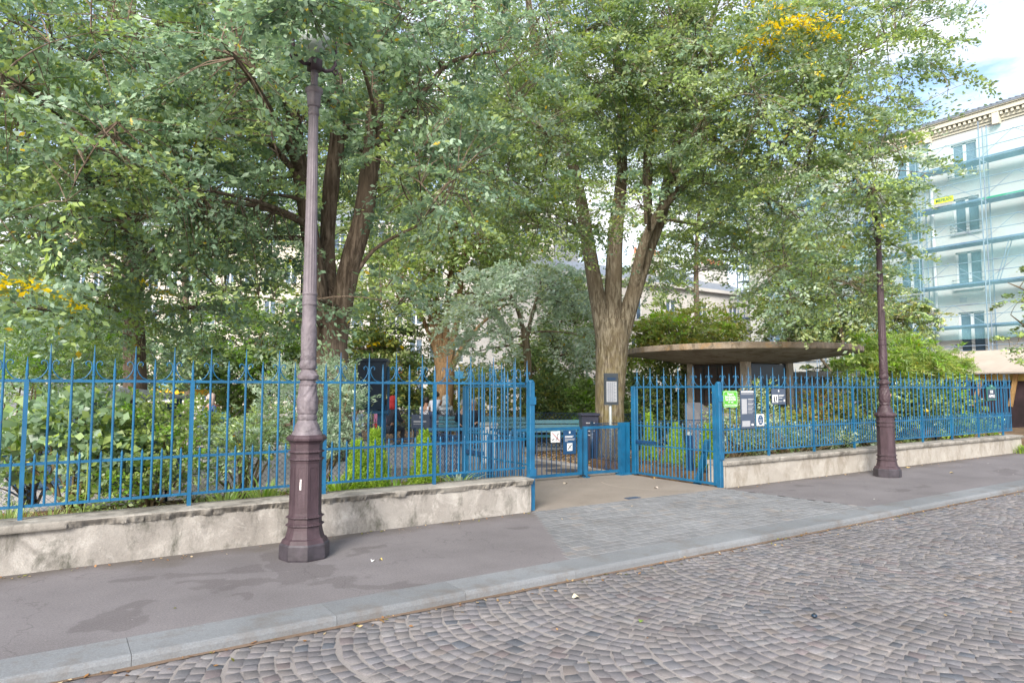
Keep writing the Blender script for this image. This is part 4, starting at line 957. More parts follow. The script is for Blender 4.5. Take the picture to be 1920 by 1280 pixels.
for nm, lb, px, dp, lobes, pl, n_, lf in far:
    tp = min(l[1] for l in lobes)
    tree(nm, lb, px, dp, [[(px, 800, .17), (px+3, 740, .15), (px-5, (700+tp)/2, .11), (px+6, tp+40, .05)]], lobes, n_, 42, lf, pl, 'bark1' if dp > 25 else 'bark2', [(715, 650, 26, .3)] if nm == 'olive_tree' else (), L=.8, W=.6, n_limb=18, twig_every=3)
tree('magnolia_tree', 'glossy dark magnolia right of the kiosk, left of the farther lamp post', 1620, 22,
     [[(1590, 830, .09), (1588, 740, .08), (1580, 640, .06), (1560, 540, .03)], [(1588, 720, .05), (1640, 620, .04), (1680, 540, .02)], [(1588, 730, .05), (1520, 650, .03)]],
     [(1560, 610, 22.5, 1.2, .9, .6), (1660, 590, 21.5, 1.1, .9, .6), (1490, 630, 22.5, .9, .8, .36), (1715, 600, 20.5, .7, .7, .32), (1600, 520, 22, 1.2, .8, .55), (1580, 700, 23, 1.2, .8, .45)],
     560, 30, .13, GREEN_D+GREEN_B[:2]+OLIVE[:1], 'bark2', [(1480, 550, 19.3, .2)], L=.35, W=.3, n_limb=24, mat='leafgloss', ratio=.42, tilt=.75)
tree('magnolia_tree', 'glossy magnolia hanging in at the right edge before the scaffold', 1990, 23,
     [[(1990, 830, .10), (1985, 700, .09), (1975, 560, .06), (1950, 470, .03)], [(1985, 680, .05), (1930, 620, .03), (1895, 590, .015)], [(1980, 600, .05), (1930, 550, .03), (1890, 530, .015)]],
     [(1925, 555, 22.5, .55, .5, .34), (1918, 640, 22.5, .5, .5, .55), (1985, 580, 23, 1.0, .8, 1.5), (1935, 500, 22.5, .24, .3, .16)],
     170, 30, .14, GREEN_D+GREEN_B[:3], 'bark2', [(1888, 565, 22.4, .12)], L=.35, W=.3, n_limb=14, mat='leafgloss', ratio=.42, tilt=.75)
shrub('bamboo_shrub', 'feathery lime green bamboo behind the farther lamp post', [(1690, 668, 19.5, 1.0, .9, .5), (1760, 690, 20, .75, .7, .32), (1635, 690, 19.2, .8, .7, .42), (1620, 650, 19.4, .35, .4, .3)], 700, 34, .17, LIME[:3:2]+GREEN_B[:3]+OLIVE[1:2], 1690, 19.5, n_stem=60, L=.5, W=.22, ratio=.16, droop=.6, stem_r=.009, up=.5)

# ------------------------------------------------------------------ shrubs behind the railings
shrub('shrub', 'tall feathery pale green shrub at the left edge behind the railing', [(40, 700, 8.4, .55, .5, .55), (130, 690, 8.9, .45, .4, .5), (10, 850, 8.3, .35, .4, .45), (160, 610, 9.5, .4, .4, .25)], 520, 40, .06, GREEN_A[2:4]+LIME[2:3]+GREEN_B[:1], 70, 8.6, n_stem=20, L=.34, W=.16, ratio=.3, droop=.35)
shrub('maple_shrub', 'shrub with broad lobed leaves behind the second bay of the railing', [(150, 800, 7.9, .34, .35, .30), (210, 830, 8.0, .22, .3, .28), (60, 830, 7.8, .25, .3, .25)], 190, 13, .10, GREEN_A[:4]+GREEN_B[:2], 150, 7.9, L=.28, W=.22, ratio=.85, n_stem=14, tilt=.7)
shrub('rose_shrub', 'leafy green shrub in front of the dark blue enclosure', [(290, 800, 8.2, .30, .3, .28), (320, 860, 8.1, .26, .3, .22), (250, 880, 8.0, .3, .3, .18), (200, 920, 7.9, .3, .25, .12)], 270, 22, .055, LIME[2:3]+GREEN_B+GREEN_D[2:3], 290, 8.2, L=.24, W=.2, ratio=.6, n_stem=16)
shrub('flower_shrub', 'grey green shrub right behind the nearer lamp post', [(530, 760, 9.2, .32, .3, .42), (620, 740, 9.4, .34, .3, .36), (610, 820, 9.2, .3, .3, .2), (650, 780, 9.6, .2, .2, .3)], 420, 36, .055, GREEN_S[:3]+GREEN_A[:2], 590, 9.2, L=.26, W=.12, ratio=.25, n_stem=18)
shrub('flower_shrub', 'loose pale green shrub left of the nearer lamp post', [(440, 830, 8.6, .32, .3, .24), (500, 800, 9.0, .25, .3, .3), (400, 860, 8.4, .2, .2, .15)], 240, 30, .05, GREEN_A[2:4]+GREEN_B[:2], 460, 8.8, L=.22, W=.12, ratio=.35, n_stem=14)
def conifer(label, px, depth, h, r, n=1400, z0=.16):
    b = P(px, 700, depth); b.z = z0; t = thing('cypress', label, 'conifer', b, 0, 'lime green dwarf cypresses'); MB().tube([(0, 0, 0), (0, 0, h*.9)], [.02, .004], 6).build('stem', M['stem'], t)
    nl = 14; u = rng.random(n)**.8; a = rng.uniform(0, 2*np.pi, n); rr = r*(1-u)**.95*1.15*(.75+.25*np.sin(a*3+u*5)+rng.normal(0, .08, n))*rng.uniform(.5, 1, n)**.4+.01
    c = np.stack([rr*np.cos(a), rr*np.sin(a), u*h*.92], 1); d = np.stack([np.cos(a)*.45, np.sin(a)*.45, np.ones(n)*1.2], 1)+rng.normal(0, .15, (n, 3))
    V, F, T = sprays(c, d, nl, .12, .05, .028, LIME, (), .5, 0, wind=(0, 0, .3), ratio=.35)
    put('foliage', npmesh('foliage', V, F, T, M['needle']), t)
conifer('lime cypress beside the big brown trunk, left of its pair behind the railing', 672, 8.9, .74, .20)
conifer('taller lime cypress just right of its twin behind the left railing', 706, 9.0, .90, .20)
conifer('lime cypress alone before the grey rail panels, left of the gate', 796, 9.6, .84, .22)
conifer('thin lime cypress at the far stile of the right gate leaf', 1216, 14.0, 1.12, .17, 900, .0)
conifer('lime cypress in the middle behind the right gate leaf', 1264, 13.4, .92, .25, 1100, .0)
conifer('lime cypress beside the hinge of the right gate leaf', 1325, 12.6, .95, .24, 1100, .0)
for lb, px, dp, n_, h, w, pl, sp, be in [
    ('clump of strap leaves just left of the nearer lamp post', 500, 8.0, 60, .42, .035, GREEN_B[:3]+LIME[2:3], .5, .6),
    ('clump of strap leaves left of the post by the crumbling coping', 430, 7.7, 46, .38, .035, GREEN_B[:3]+LIME[2:3], .5, .6),
    ('clump of sprawling strap leaves just right of the nearer lamp post', 640, 8.5, 60, .42, .04, LIME[:3]+GREEN_B[:2], .5, .8),
    ('low sprawling leaves under the two lime cypresses', 745, 9.0, 44, .30, .04, LIME[:3]+GREEN_B[:2], .5, .9),
    ('pale sprawling leaves at the gate end of the crumbling wall', 860, 9.4, 44, .34, .045, GREEN_S[:2]+LIME[:1], .5, .9),
    ('fine upright grass tuft at the left edge', 30, 6.6, 90, .34, .012, GREEN_B[:3], .5, .35),
    ('fine grass tuft below the broad leaved shrub', 110, 6.9, 80, .26, .012, GREEN_B[:3]+OLIVE[:1], .5, .5)]:
    blades('strap_plant' if w > .02 else 'grass_tuft', lb, 'plant', px, dp, .2, n_, h, w, pl, sp, be)
# tall single stalks
for lb, px, a, b_ in [('pale green leaning stalk in front of the broad leaved shrub', 150, (155, 930), (165, 830)), ('second pale stalk, upright, left of the leaning one', 125, (126, 930), (129, 770))]:
    q0 = P(a[0], a[1], 6.9); q1 = P(b_[0], b_[1], 7.0); q0.z = .2
    tag(MB().tube([Vector((0,0,0)), (q1-q0)*.5+Vector((.02,0,0)), q1-q0], [.007, .006, .004], 6).build('plant_stalk', simple('pale stalk', (.28, .36, .07), .7, .1), None, q0), lb, 'plant')
# right bed: shrubs behind the right railing
rb = [('round_shrub', 'dark glossy shrub right of the farther lamp post behind the railing', [(1720, 760, 18.6, .8, .7, .55), (1780, 765, 19.4, .6, .5, .42)], GREEN_D+GREEN_B[:1], 340, .10),
      ('round_shrub', 'glossy shrub left of the farther lamp post behind the railing', [(1625, 755, 17.0, .6, .6, .55), (1590, 795, 16.4, .5, .5, .35)], GREEN_D+GREEN_B[:2], 280, .10),
      ('flowering_shrub', 'loose pale flowering shrub behind the green sign and rules board', [(1372, 790, 13.9, .35, .3, .45), (1440, 800, 14.5, .5, .3, .36), (1425, 735, 14.8, .2, .2, .2)], GREEN_S[:2]+GREEN_B[:2]+OLIVE[:1], 300, .06),
      ('bronze_shrub', 'rust tinged shrub behind the middle of the right railing', [(1550, 770, 16, .5, .4, .42), (1510, 795, 15.2, .4, .3, .3)], OLIVE+GREEN_D[:2]+[np.array((.20, .08, .03))], 220, .07),
      ('flowering_shrub', 'low blue grey shrub along the coping of the pale wall', [(1480, 822, 13.6, .9, .25, .16), (1590, 815, 15.3, 1.0, .25, .16)], GREEN_S[:2]+GREEN_D[1:3], 260, .05),
      ('round_shrub', 'lime leaved shrub low near the street name plate', [(1795, 800, 18.6, .5, .3, .25), (1835, 795, 19.6, .45, .3, .2), (1790, 745, 19.2, .25, .2, .45)], LIME+GREEN_B[:1], 160, .09)]
for nm, lb, lobes, pl, n_, lf in rb:
    shrub(nm, lb, lobes, n_, 22, lf, pl, lobes[0][0], lobes[0][2], .1, L=.26, W=.2, mat='leafgloss' if 'round' in nm else 'leaf', n_stem=14)
hedges = [('hedge_shrub', 'dark clipped shrub directly right of the left gate post', [(1018, 745, 21, .65, .6, .75), (1012, 790, 21, .7, .6, .4)], GREEN_D+OLIVE[:1], 380),
          ('hedge_shrub', 'lighter round shrub behind the blue bench', [(1066, 765, 21.5, .55, .5, .6)], GREEN_B+GREEN_D[:2], 260),
          ('hedge_shrub', 'bright leaved shrub against the left side of the mossy trunk', [(1100, 760, 20, .38, .4, .55)], GREEN_D[1:3]+LIME[2:3], 220),
          ('hedge_shrub', 'mixed shrub between the mossy trunk and the right gate leaf', [(1190, 755, 19, .5, .5, .8), (1180, 790, 19, .5, .4, .4)], GREEN_D+GREEN_B[:1], 340),
          ('hedge_shrub', 'tall light shrub left of the kiosk under its roof', [(1250, 735, 20, .7, .6, .9), (1270, 780, 19.5, .6, .5, .6)], GREEN_B+GREEN_S[:1]+GREEN_D[:1], 420),
          ('hedge_shrub', 'ochre tinged shrub behind the elderly pair', [(900, 750, 26, 1.2, .7, .8), (960, 780, 25, .9, .6, .5)], OLIVE+GREEN_D[:1], 300),
          ('hedge_shrub', 'dark shrub behind the people at the grey rail panels', [(760, 770, 28, 1.6, .7, .7), (840, 770, 28, 1.2, .6, .6)], GREEN_D+OLIVE[:1], 300),
          ('hedge_shrub', 'yellow green shrub beyond the dark blue enclosure', [(355, 790, 17, .5, .5, .35), (450, 760, 24, .8, .5, .4)], LIME[2:3]+GREEN_B[:2], 240),
          ('hedge_shrub', 'yellow leaved shrub seen between the ochre stems and the left gate leaf', [(875, 710, 27, .45, .4, .4), (890, 740, 27, .4, .4, .5)], YELLOW[:1]+OLIVE[:2], 110)]
for nm, lb, lobes, pl, n_ in hedges:
    shrub(nm, lb, lobes, n_, 24, .10, pl, lobes[0][0], lobes[0][2], 0, L=.32, W=.26, n_stem=10)
# leaf litter
def litter(name, n, fn, z, size, pals):
    c = np.array([fn() for _ in range(n)]); c = np.column_stack([c, np.full(n, z)+rng.uniform(0, .012, n)])
    nn = unit(np.array([0, 0, 1.0])+rng.normal(0, .25, (n, 3))); ax = unit(np.column_stack([rng.normal(size=(n, 2)), np.zeros(n)])); ax = unit(ax-nn*np.sum(ax*nn, 1, keepdims=True))
    p = np.array(pals)[rng.integers(0, len(pals), n)]*rng.uniform(.7, 1.2, (n, 1)); V, F, T = leaves(c, nn, ax, rng.uniform(.6, 1.3, n)*size, p, .6)
    return stuff(put(name, npmesh(name, V, F, T, M['leaf'])))
LIT = [(.45, .28, .12), (.38, .20, .08), (.50, .36, .18), (.30, .16, .06), (.22, .22, .06), (.60, .48, .30)]
litter('leaf_litter', 3600, lambda: (random.uniform(-3, 5.2), random.uniform(7.9, 9.6)), .205, .06, LIT)
litter('leaf_litter', 5200, lambda: (random.uniform(9.4, 13.5), random.uniform(10.9, 14.4)), .012, .07, LIT+[(.62, .50, .36)]*3)
litter('leaf_litter', 2600, lambda: (random.uniform(9.3, 20), random.uniform(7.9, 10.8)), .185, .06, LIT[:5])
litter('gutter_litter', 420, lambda: (random.uniform(-.5, 22), 4.80-abs(random.gauss(0, .10))), RZ+.004, .035, LIT)
litter('wall_foot_litter', 160, lambda: (random.choice((random.uniform(-1, 5.2), random.uniform(9.2, 20))), 7.37-abs(random.gauss(0, .07))), .004, .035, LIT)
litter('pavement_litter', 45, lambda: (random.uniform(0, 18), random.uniform(5.3, 7.2)), .004, .028, LIT+[(.6, .58, .54)])
litter('road_litter', 60, lambda: (random.uniform(2, 16), random.uniform(2.0, 4.7)), RZ+.006, .026, LIT)
litter('leaf_litter', 1600, lambda: (random.uniform(11.5, 17), random.uniform(17.6, 19.4)), .03, .08, LIT)
# ground cover in the beds
def cover(xr, yr, z, n, h, pals):
    c = np.column_stack([rng.uniform(*xr, n), rng.uniform(*yr, n)]); keep = np.array([noise.noise(Vector((a*1.3, b*1.3, 3.3))) > -.08 for a, b in c]); c = c[keep]; n = len(c)
    c = np.column_stack([c, np.full(n, z)]); d = rng.normal(0, .4, (n, 3)); d[:, 2] = 1
    V, F, T = sprays(c, d, 8, h, h*.5, .045, pals, (), .6, .1, wind=(0, 0, .2), ratio=.4)
    stuff(put('ground_cover', npmesh('ground_cover', V, F, T, M['leaf'])))
cover((-4, 5.1), (7.95, 9.5), .2, 1500, .11, GREEN_D[1:3]+GREEN_B+GREEN_A[:1])
cover((9.5, 20.4), (7.95, 10.7), .18, 1700, .12, GREEN_D+GREEN_B[:2])
cover((15, 40), (15.5, 30), .02, 1600, .2, GREEN_D+GREEN_B[:2])

# small things on the ground
def fallen(label, u, v, z, size, col, rot, group=None, name='fallen_leaf', cat='leaf'):
    r = ray(u, v); k = (z-EYE)/r.z; p = r*k; mb = MB(); n = 14; pts = []
    for i in range(n):
        a = 2*math.pi*i/n; rr = size*.5*(.7+.3*abs(math.cos(2.5*a)))*(1.25 if i == 0 else 1); pts.append((rr*math.cos(a)*1.15, rr*math.sin(a)*.8, .006+.010*math.cos(2*a)))
    mb.add([(0, 0, .008)]+pts, [(0, 1+i, 1+(i+1) % n) for i in range(n)])
    o = mb.build(name, simple('fallen leaf', col, .8, .15, 60), None, (p.x, p.y, z), True); o.rotation_euler = (0, 0, rot); tag(o, label, cat, group)
for a in [('pale curled leaf by the kerb on the cobbles', 1200, 1055, RZ+.006, .085, (.70, .58, .42), .4), ('cream leaf lying flat on the cobbles', 1080, 1119, RZ+.006, .08, (.75, .66, .48), 1.2),
          ('small green leaf on the cobbles in the foreground', 1202, 1164, RZ+.006, .035, (.14, .22, .03), 2), ('pale leaf in the gutter below the nearer lamp post', 746, 1142, RZ+.012, .06, (.62, .50, .33), .2),
          ('small yellow leaf on the pavement right of the nearer lamp post', 714, 1049, .004, .04, (.65, .50, .15), .9), ('pale scrap on the pavement beside the small yellow leaf', 699, 1051, .004, .04, (.70, .70, .68), 2.2),
          ('pale leaf inside the gateway', 1230, 914, .008, .09, (.70, .58, .50), .5), ('second pale leaf inside the gateway, near the latch', 1060, 906, .008, .08, (.66, .56, .42), 1.5),
          ('yellow leaf on the pavement right of the farther lamp post', 1784, 886, .004, .09, (.70, .52, .22), .5), ('ochre leaf at the foot of the pale wall', 1703, 876, .004, .08, (.66, .46, .16), 1.8), ('orange leaf under the right gate leaf', 1225, 896, .008, .08, (.60, .32, .06), .3)]: fallen(*a)
r = ray(1527, 1157); p = r*((RZ-EYE)/r.z)
t = thing('bottle_cap', 'small black cap lying on the cobbles in the right foreground', 'cap', (p.x, p.y, RZ+.006)); MB().lathe([(0, .018), (.004, .022), (.014, .021), (.018, .015)], 14).build('cap', M['navy'], t, smooth=True)
MB().lathe([(.018, .009), (.026, .008)], 10).build('spout', M['ironblack'], t)
for lb, u, v, rr in [('round manhole cover in the park path behind the low barrier', 1056, 882, .36), ('fainter round cover farther back in the park path', 1022, 873, .34)]:
    r = ray(u, v); p = r*(-EYE/r.z); t = thing('manhole_cover', lb, 'manhole cover', (p.x, p.y, .001)); MB().lathe([(0, rr), (.006, rr)], 40).build('frame_ring', M['cover'], t)
    mb = MB()
    for i in range(-4, 5):
        for j in range(-4, 5):
            if i*i+j*j < 18: mb.box(i*.07-.022, i*.07+.022, j*.07-.022, j*.07+.022, .0055, .010)
    mb.build('tread', M['cover'], t)
r = ray(1186, 934); p = r*(-EYE/r.z); t = tag(MB().box(-.12, .12, -.05, .05, 0, .012).box(-.09, .09, -.03, .03, .0118, .016).build('floor_socket', M['signgrey'], None, (p.x, p.y, .002)), 'small dark metal floor socket in the gateway', 'floor plate')

# ------------------------------------------------------------------ park furniture
def chainlink(a, b, h, z0=0., pitch=.075, post_every=2.0, name='mesh_fence', label='', mat='blue_dark', wire=.0035):
    a = Vector((*a, 0)); b = Vector((*b, 0)); L = (b-a).length; t = thing(name, label, 'fence', a, math.atan2(b.y-a.y, b.x-a.x)); mb = MB()
    n = int(L/pitch)
    for i in range(-int(h/pitch), n+1):
        for s in (1, -1):
            x0 = i*pitch if s > 0 else i*pitch+h; x1 = x0+s*h; za, zb = 0., h
            if s > 0:
                if x0 < 0: za = -x0; x0 = 0
                if x1 > L: zb -= x1-L; x1 = L
            else:
                if x1 < 0: zb -= -x1; x1 = 0
                if x0 > L: za = x0-L; x0 = L
            if zb-za < .02: continue
            mb.bar((x0, 0, z0+za), (x1, 0, z0+zb), wire, wire, up=(0, 1, 0))
    mb.build('wire_mesh', M[mat], t)
    for z in (0, h): MB().tube([(0, 0, z0+z), (L, 0, z0+z)], .008, 6).build('rail', M[mat], t)
    k = max(1, int(L/post_every)); pm = MB().lathe([(0, .02), (z0+h+.04, .02)], 8).mesh('post', M['navy'], True)
    for i in range(k+1): put('post', pm, t, (L*i/k, 0, 0))
    return t
chainlink((-3, 9.66), (5.45, 9.66), .82, .03, label='low wire mesh fence behind the planting left of the gate')
chainlink((5.45, 9.66), (5.6, 11.6), .82, .03, label='short wire mesh fence turning into the park by the left gate leaf')
chainlink((9.1, 9.75), (9.35, 11.0), .86, .03, label='short wire mesh fence between the channel post and the right gate leaf')
chainlink((9.35, 10.95), (20, 10.95), .86, .03, label='dark wire mesh fence behind the right planting bed', pitch=.1)
a = G(995, 19.5); b = G(1200, 18); chainlink((a.x, a.y), (b.x, b.y), .95, 0, pitch=.12, label='dark mesh fence behind the blue bench', mat='navy', wire=.012)
a = G(560, 22.5); b = G(995, 21); chainlink((a.x, a.y), (b.x, b.y), .95, 0, pitch=.12, label='dark mesh fence in front of the people', mat='navy', wire=.010)
def bench(px, depth, rz, label):
    b = G(px, depth); t = thing('park_bench', label, 'bench', b, rz, 'blue green slatted park benches'); w = .85
    s = MB(); [s.box(-w, w, -.22+.10*k, -.22+.10*k+.08, .43, .455) for k in range(5)]; s.build('seat', M['bench'], t)
    bk = MB()
    for k in range(3): bk.bar((-w, .27+.035*k, .56+.11*k), (w, .27+.035*k, .56+.11*k), .022, .09, up=(0, .3, 1))
    bk.build('backrest', M['bench'], t)
    for x in (-w+.15, w-.15):
        MB().tube([(x, -.25, 0), (x, -.18, .25), (x, -.2, .42)], .02, 6).tube([(x, .36, 0), (x, .26, .25), (x, .26, .45), (x, .36, .84)], .02, 6).bar((x, -.22, .42), (x, .28, .42), .03, .03).build('leg', M['ironblack'], t, smooth=True)
    return t
bench(1053, 17.2, R(-30), 'blue slatted bench seen above the low barrier')
bench(940, 19.0, R(-30), 'dark slatted bench seen through the left gate leaf')
bench(878, 19.6, R(-30), 'slatted bench under the elderly pair')
def bin_(px, depth, label, col, h=1.0, w=.27, z=0, lid=None, rz=-.5, txt=False, name='wheeled_bin'):
    b = G(px, depth); b.z = z; t = thing(name, label, 'bin', b, rz); mb = MB()
    mb.add([(-w*.82,-w*.8,0),(w*.82,-w*.8,0),(w*.82,w*.8,0),(-w*.82,w*.8,0),(-w,-w,h),(w,-w,h),(w,w,h),(-w,w,h)], [(0,3,2,1),(4,5,6,7),(0,1,5,4),(1,2,6,5),(2,3,7,6),(3,0,4,7)]); mb.build('body', col, t)
    MB().bevbox(-w-.03, w+.03, -w-.04, w+.03, h, h+.07, .02).build('lid', lid or col, t)
    MB().tube([(-w, w+.05, h-.02), (w, w+.05, h-.02)], .015, 6).build('handle', col, t)
    for s in (-1, 1): MB().tube([(s*w*.8-.03, w*.8, .1), (s*w*.8+.03, w*.8, .1)], .1, 14).build('wheel', M['ironblack'], t)
    if txt:
        for k in range(4): strip(t, -.10, .10-.04*(k % 2), h*(.84-.09*k), h*(.84-.09*k)+.025, M['panelgrey'], y=-w-.006)
    return t
bin_(1103, 15.6, 'dark slate wheeled bin beside the mossy trunk', simple('slate bin', (.035, .04, .07), .4, .15), 1.0, .19, txt=True)
bin_(916, 15.2, 'white wheeled bin with dark lid, behind the left gate leaf', M['white'], .80, .18, lid=M['galv'])
p = P(700, 765, 13.2)
t = bin_(700, 13.2, 'dark navy wheeled bin hoisted on a blue post behind the cypresses', M['navy'], .90, .27, z=1.22)
g = G(715, 13.3); t = thing('bin_lifter', 'bright blue post and frame holding up the navy bin', 'bin lifter', g, R(-30))
MB().box(-.06, .10, -.05, .05, 0, 1.30).build('post', M['blue'], t); MB().box(-.28, .16, -.22, .22, 1.14, 1.20).build('cradle', M['blue'], t); MB().box(.12, .16, -.04, .04, 1.1, 2.05).build('back_rail', M['blue'], t)
for px, lb in ((788, 'slate rules panel left of its twin on the dark mesh fence'), (826, 'slate rules panel behind the lime cypress, nearer the ochre trunk'), (868, 'black panel on the dark mesh fence before the elderly pair')):
    c = P(px, 805, 20.6); t = thing('rail_panel', lb, 'panel', (c.x, c.y, 0), R(-34), 'panels hung on the dark mesh fence'); MB().box(-.27, .27, -.02, 0, .42, .86).build('board', M['signgrey'] if px != 868 else M['navy'], t)
    for s in (-1, 1): MB().box(s*.24-.01, s*.24+.01, 0, .02, 0, .9).build('bracket', M['galv'], t)
    if px != 868:
        strip(t, -.2, .18, .62, .67, M['panelgrey'], y=-.024); strip(t, -.2, .1, .56, .58, M['panelgrey'], y=-.024); strip(t, -.03, .03, .74, .81, M['panelgrey'], y=-.024)
# dark blue enclosure with grey roof
e0 = G(178, 10.6); e1 = G(338, 12.2)
t = thing('garden_enclosure', 'dark blue mesh garden enclosure with grey sheet roof behind the shrubs', 'shed', e0, math.atan2(e1.y-e0.y, e1.x-e0.x)); L = (e1-e0).length
m, n, l, b = newmat('perforated navy sheet'); b.inputs['Base Color'].default_value = (.01, .035, .075, 1); b.inputs['Roughness'].default_value = .5
vo = n.new('ShaderNodeTexVoronoi'); vo.inputs['Scale'].default_value = 34; vo.inputs['Randomness'].default_value = 0; l.new(coords(n, l), vo.inputs['Vector'])
tr = n.new('ShaderNodeBsdfTransparent'); mixs = n.new('ShaderNodeMixShader'); l.new(ramp(n, l, vo.outputs['Distance'], [(.30, G3(1)), (.34, G3(0))]), mixs.inputs[0])
l.new(b.outputs[0], mixs.inputs[1]); l.new(tr.outputs[0], mixs.inputs[2]); l.new(mixs.outputs[0], n['Material Output'].inputs[0]); M['perf'] = m
for (x0, x1, y0, y1) in ((0, L, -.01, .01), (0, L, 1.59, 1.61)): MB().box(x0, x1, y0, y1, .05, 1.36).build('panel', M['perf'], t)
MB().box(-.01, .01, .02, 1.58, .05, 1.36).build('panel', M['perf'], t); MB().box(L-.01, L+.01, .02, 1.58, .05, 1.36).build('panel', M['perf'], t)
for x in (0, L/2, L):
    for y in (0, 1.6): MB().box(x-.03, x+.03, y-.03, y+.03, 0, 1.44).build('post', M['blue_dark'], t)
rf = MB().add([(-.15,-.15,1.44),(L+.15,-.15,1.44),(L+.15,1.75,1.66),(-.15,1.75,1.66),(-.15,-.15,1.47),(L+.15,-.15,1.47),(L+.15,1.75,1.69),(-.15,1.75,1.69)], [(0,3,2,1),(4,5,6,7),(0,1,5,4),(1,2,6,5),(2,3,7,6),(3,0,4,7)]); rf.build('roof', M['greyroof'], t)
# market stall with blue and yellow canopy
c = G(340, 30); t = thing('market_stall', 'stall with pale blue canopy and yellow valance far behind the enclosure', 'stall', c, R(-40))
cn_ = MB().add([(-1.3,-1.3,1.62),(1.3,-1.3,1.62),(1.3,1.3,1.62),(-1.3,1.3,1.62),(0,0,2.15)], [(0,1,4),(1,2,4),(2,3,4),(3,0,4)]).build('canopy', simple('sky blue canvas', (.10, .38, .72), .8, .08), t)
MB().box(-1.3, 1.3, -1.32, -1.30, 1.32, 1.62).box(1.30, 1.32, -1.3, 1.3, 1.32, 1.62).box(-1.32, -1.30, -1.3, 1.3, 1.32, 1.62).build('valance', simple('yellow valance', (.85, .45, .01), .8, .05), t)
for sx in (-1, 1):
    for sy in (-1, 1): MB().box(sx*1.25-.03, sx*1.25+.03, sy*1.25-.03, sy*1.25+.03, 0, 1.62).build('pole', M['galv'], t)

# ------------------------------------------------------------------ people
def skinned(name, chains, mat, parent, sub=1):
    """chains: list of [(vec, r), ...]; points with equal coordinates are joined"""
    idx = {}; V = []; Rr = []; E = []
    for ch in chains:
        prev = None
        for p, r in ch:
            k = tuple(round(c, 3) for c in p)
            if k not in idx: idx[k] = len(V); V.append(k); Rr.append(r)
            if prev is not None and prev != idx[k]: E.append((prev, idx[k]))
            prev = idx[k]
    me = bpy.data.meshes.new(name+'_src'); me.from_pydata(V, E, []); ob = bpy.data.objects.new(name+'_src', me); C.objects.link(ob)
    md = ob.modifiers.new('skin', 'SKIN'); md.use_smooth_shade = True
    for v, r in zip(me.skin_vertices[0].data, Rr): v.radius = (r, r) if not hasattr(r, '__len__') else r
    me.skin_vertices[0].data[0].use_root = True
    if sub: s = ob.modifiers.new('sub', 'SUBSURF'); s.levels = sub; s.render_levels = sub
    dg = bpy.context.evaluated_depsgraph_get(); out = bpy.data.meshes.new_from_object(ob.evaluated_get(dg)); out.name = name
    bpy.data.objects.remove(ob); bpy.data.meshes.remove(me); out.materials.clear(); out.materials.append(mat); out.shade_smooth()
    return put(name, out, parent)
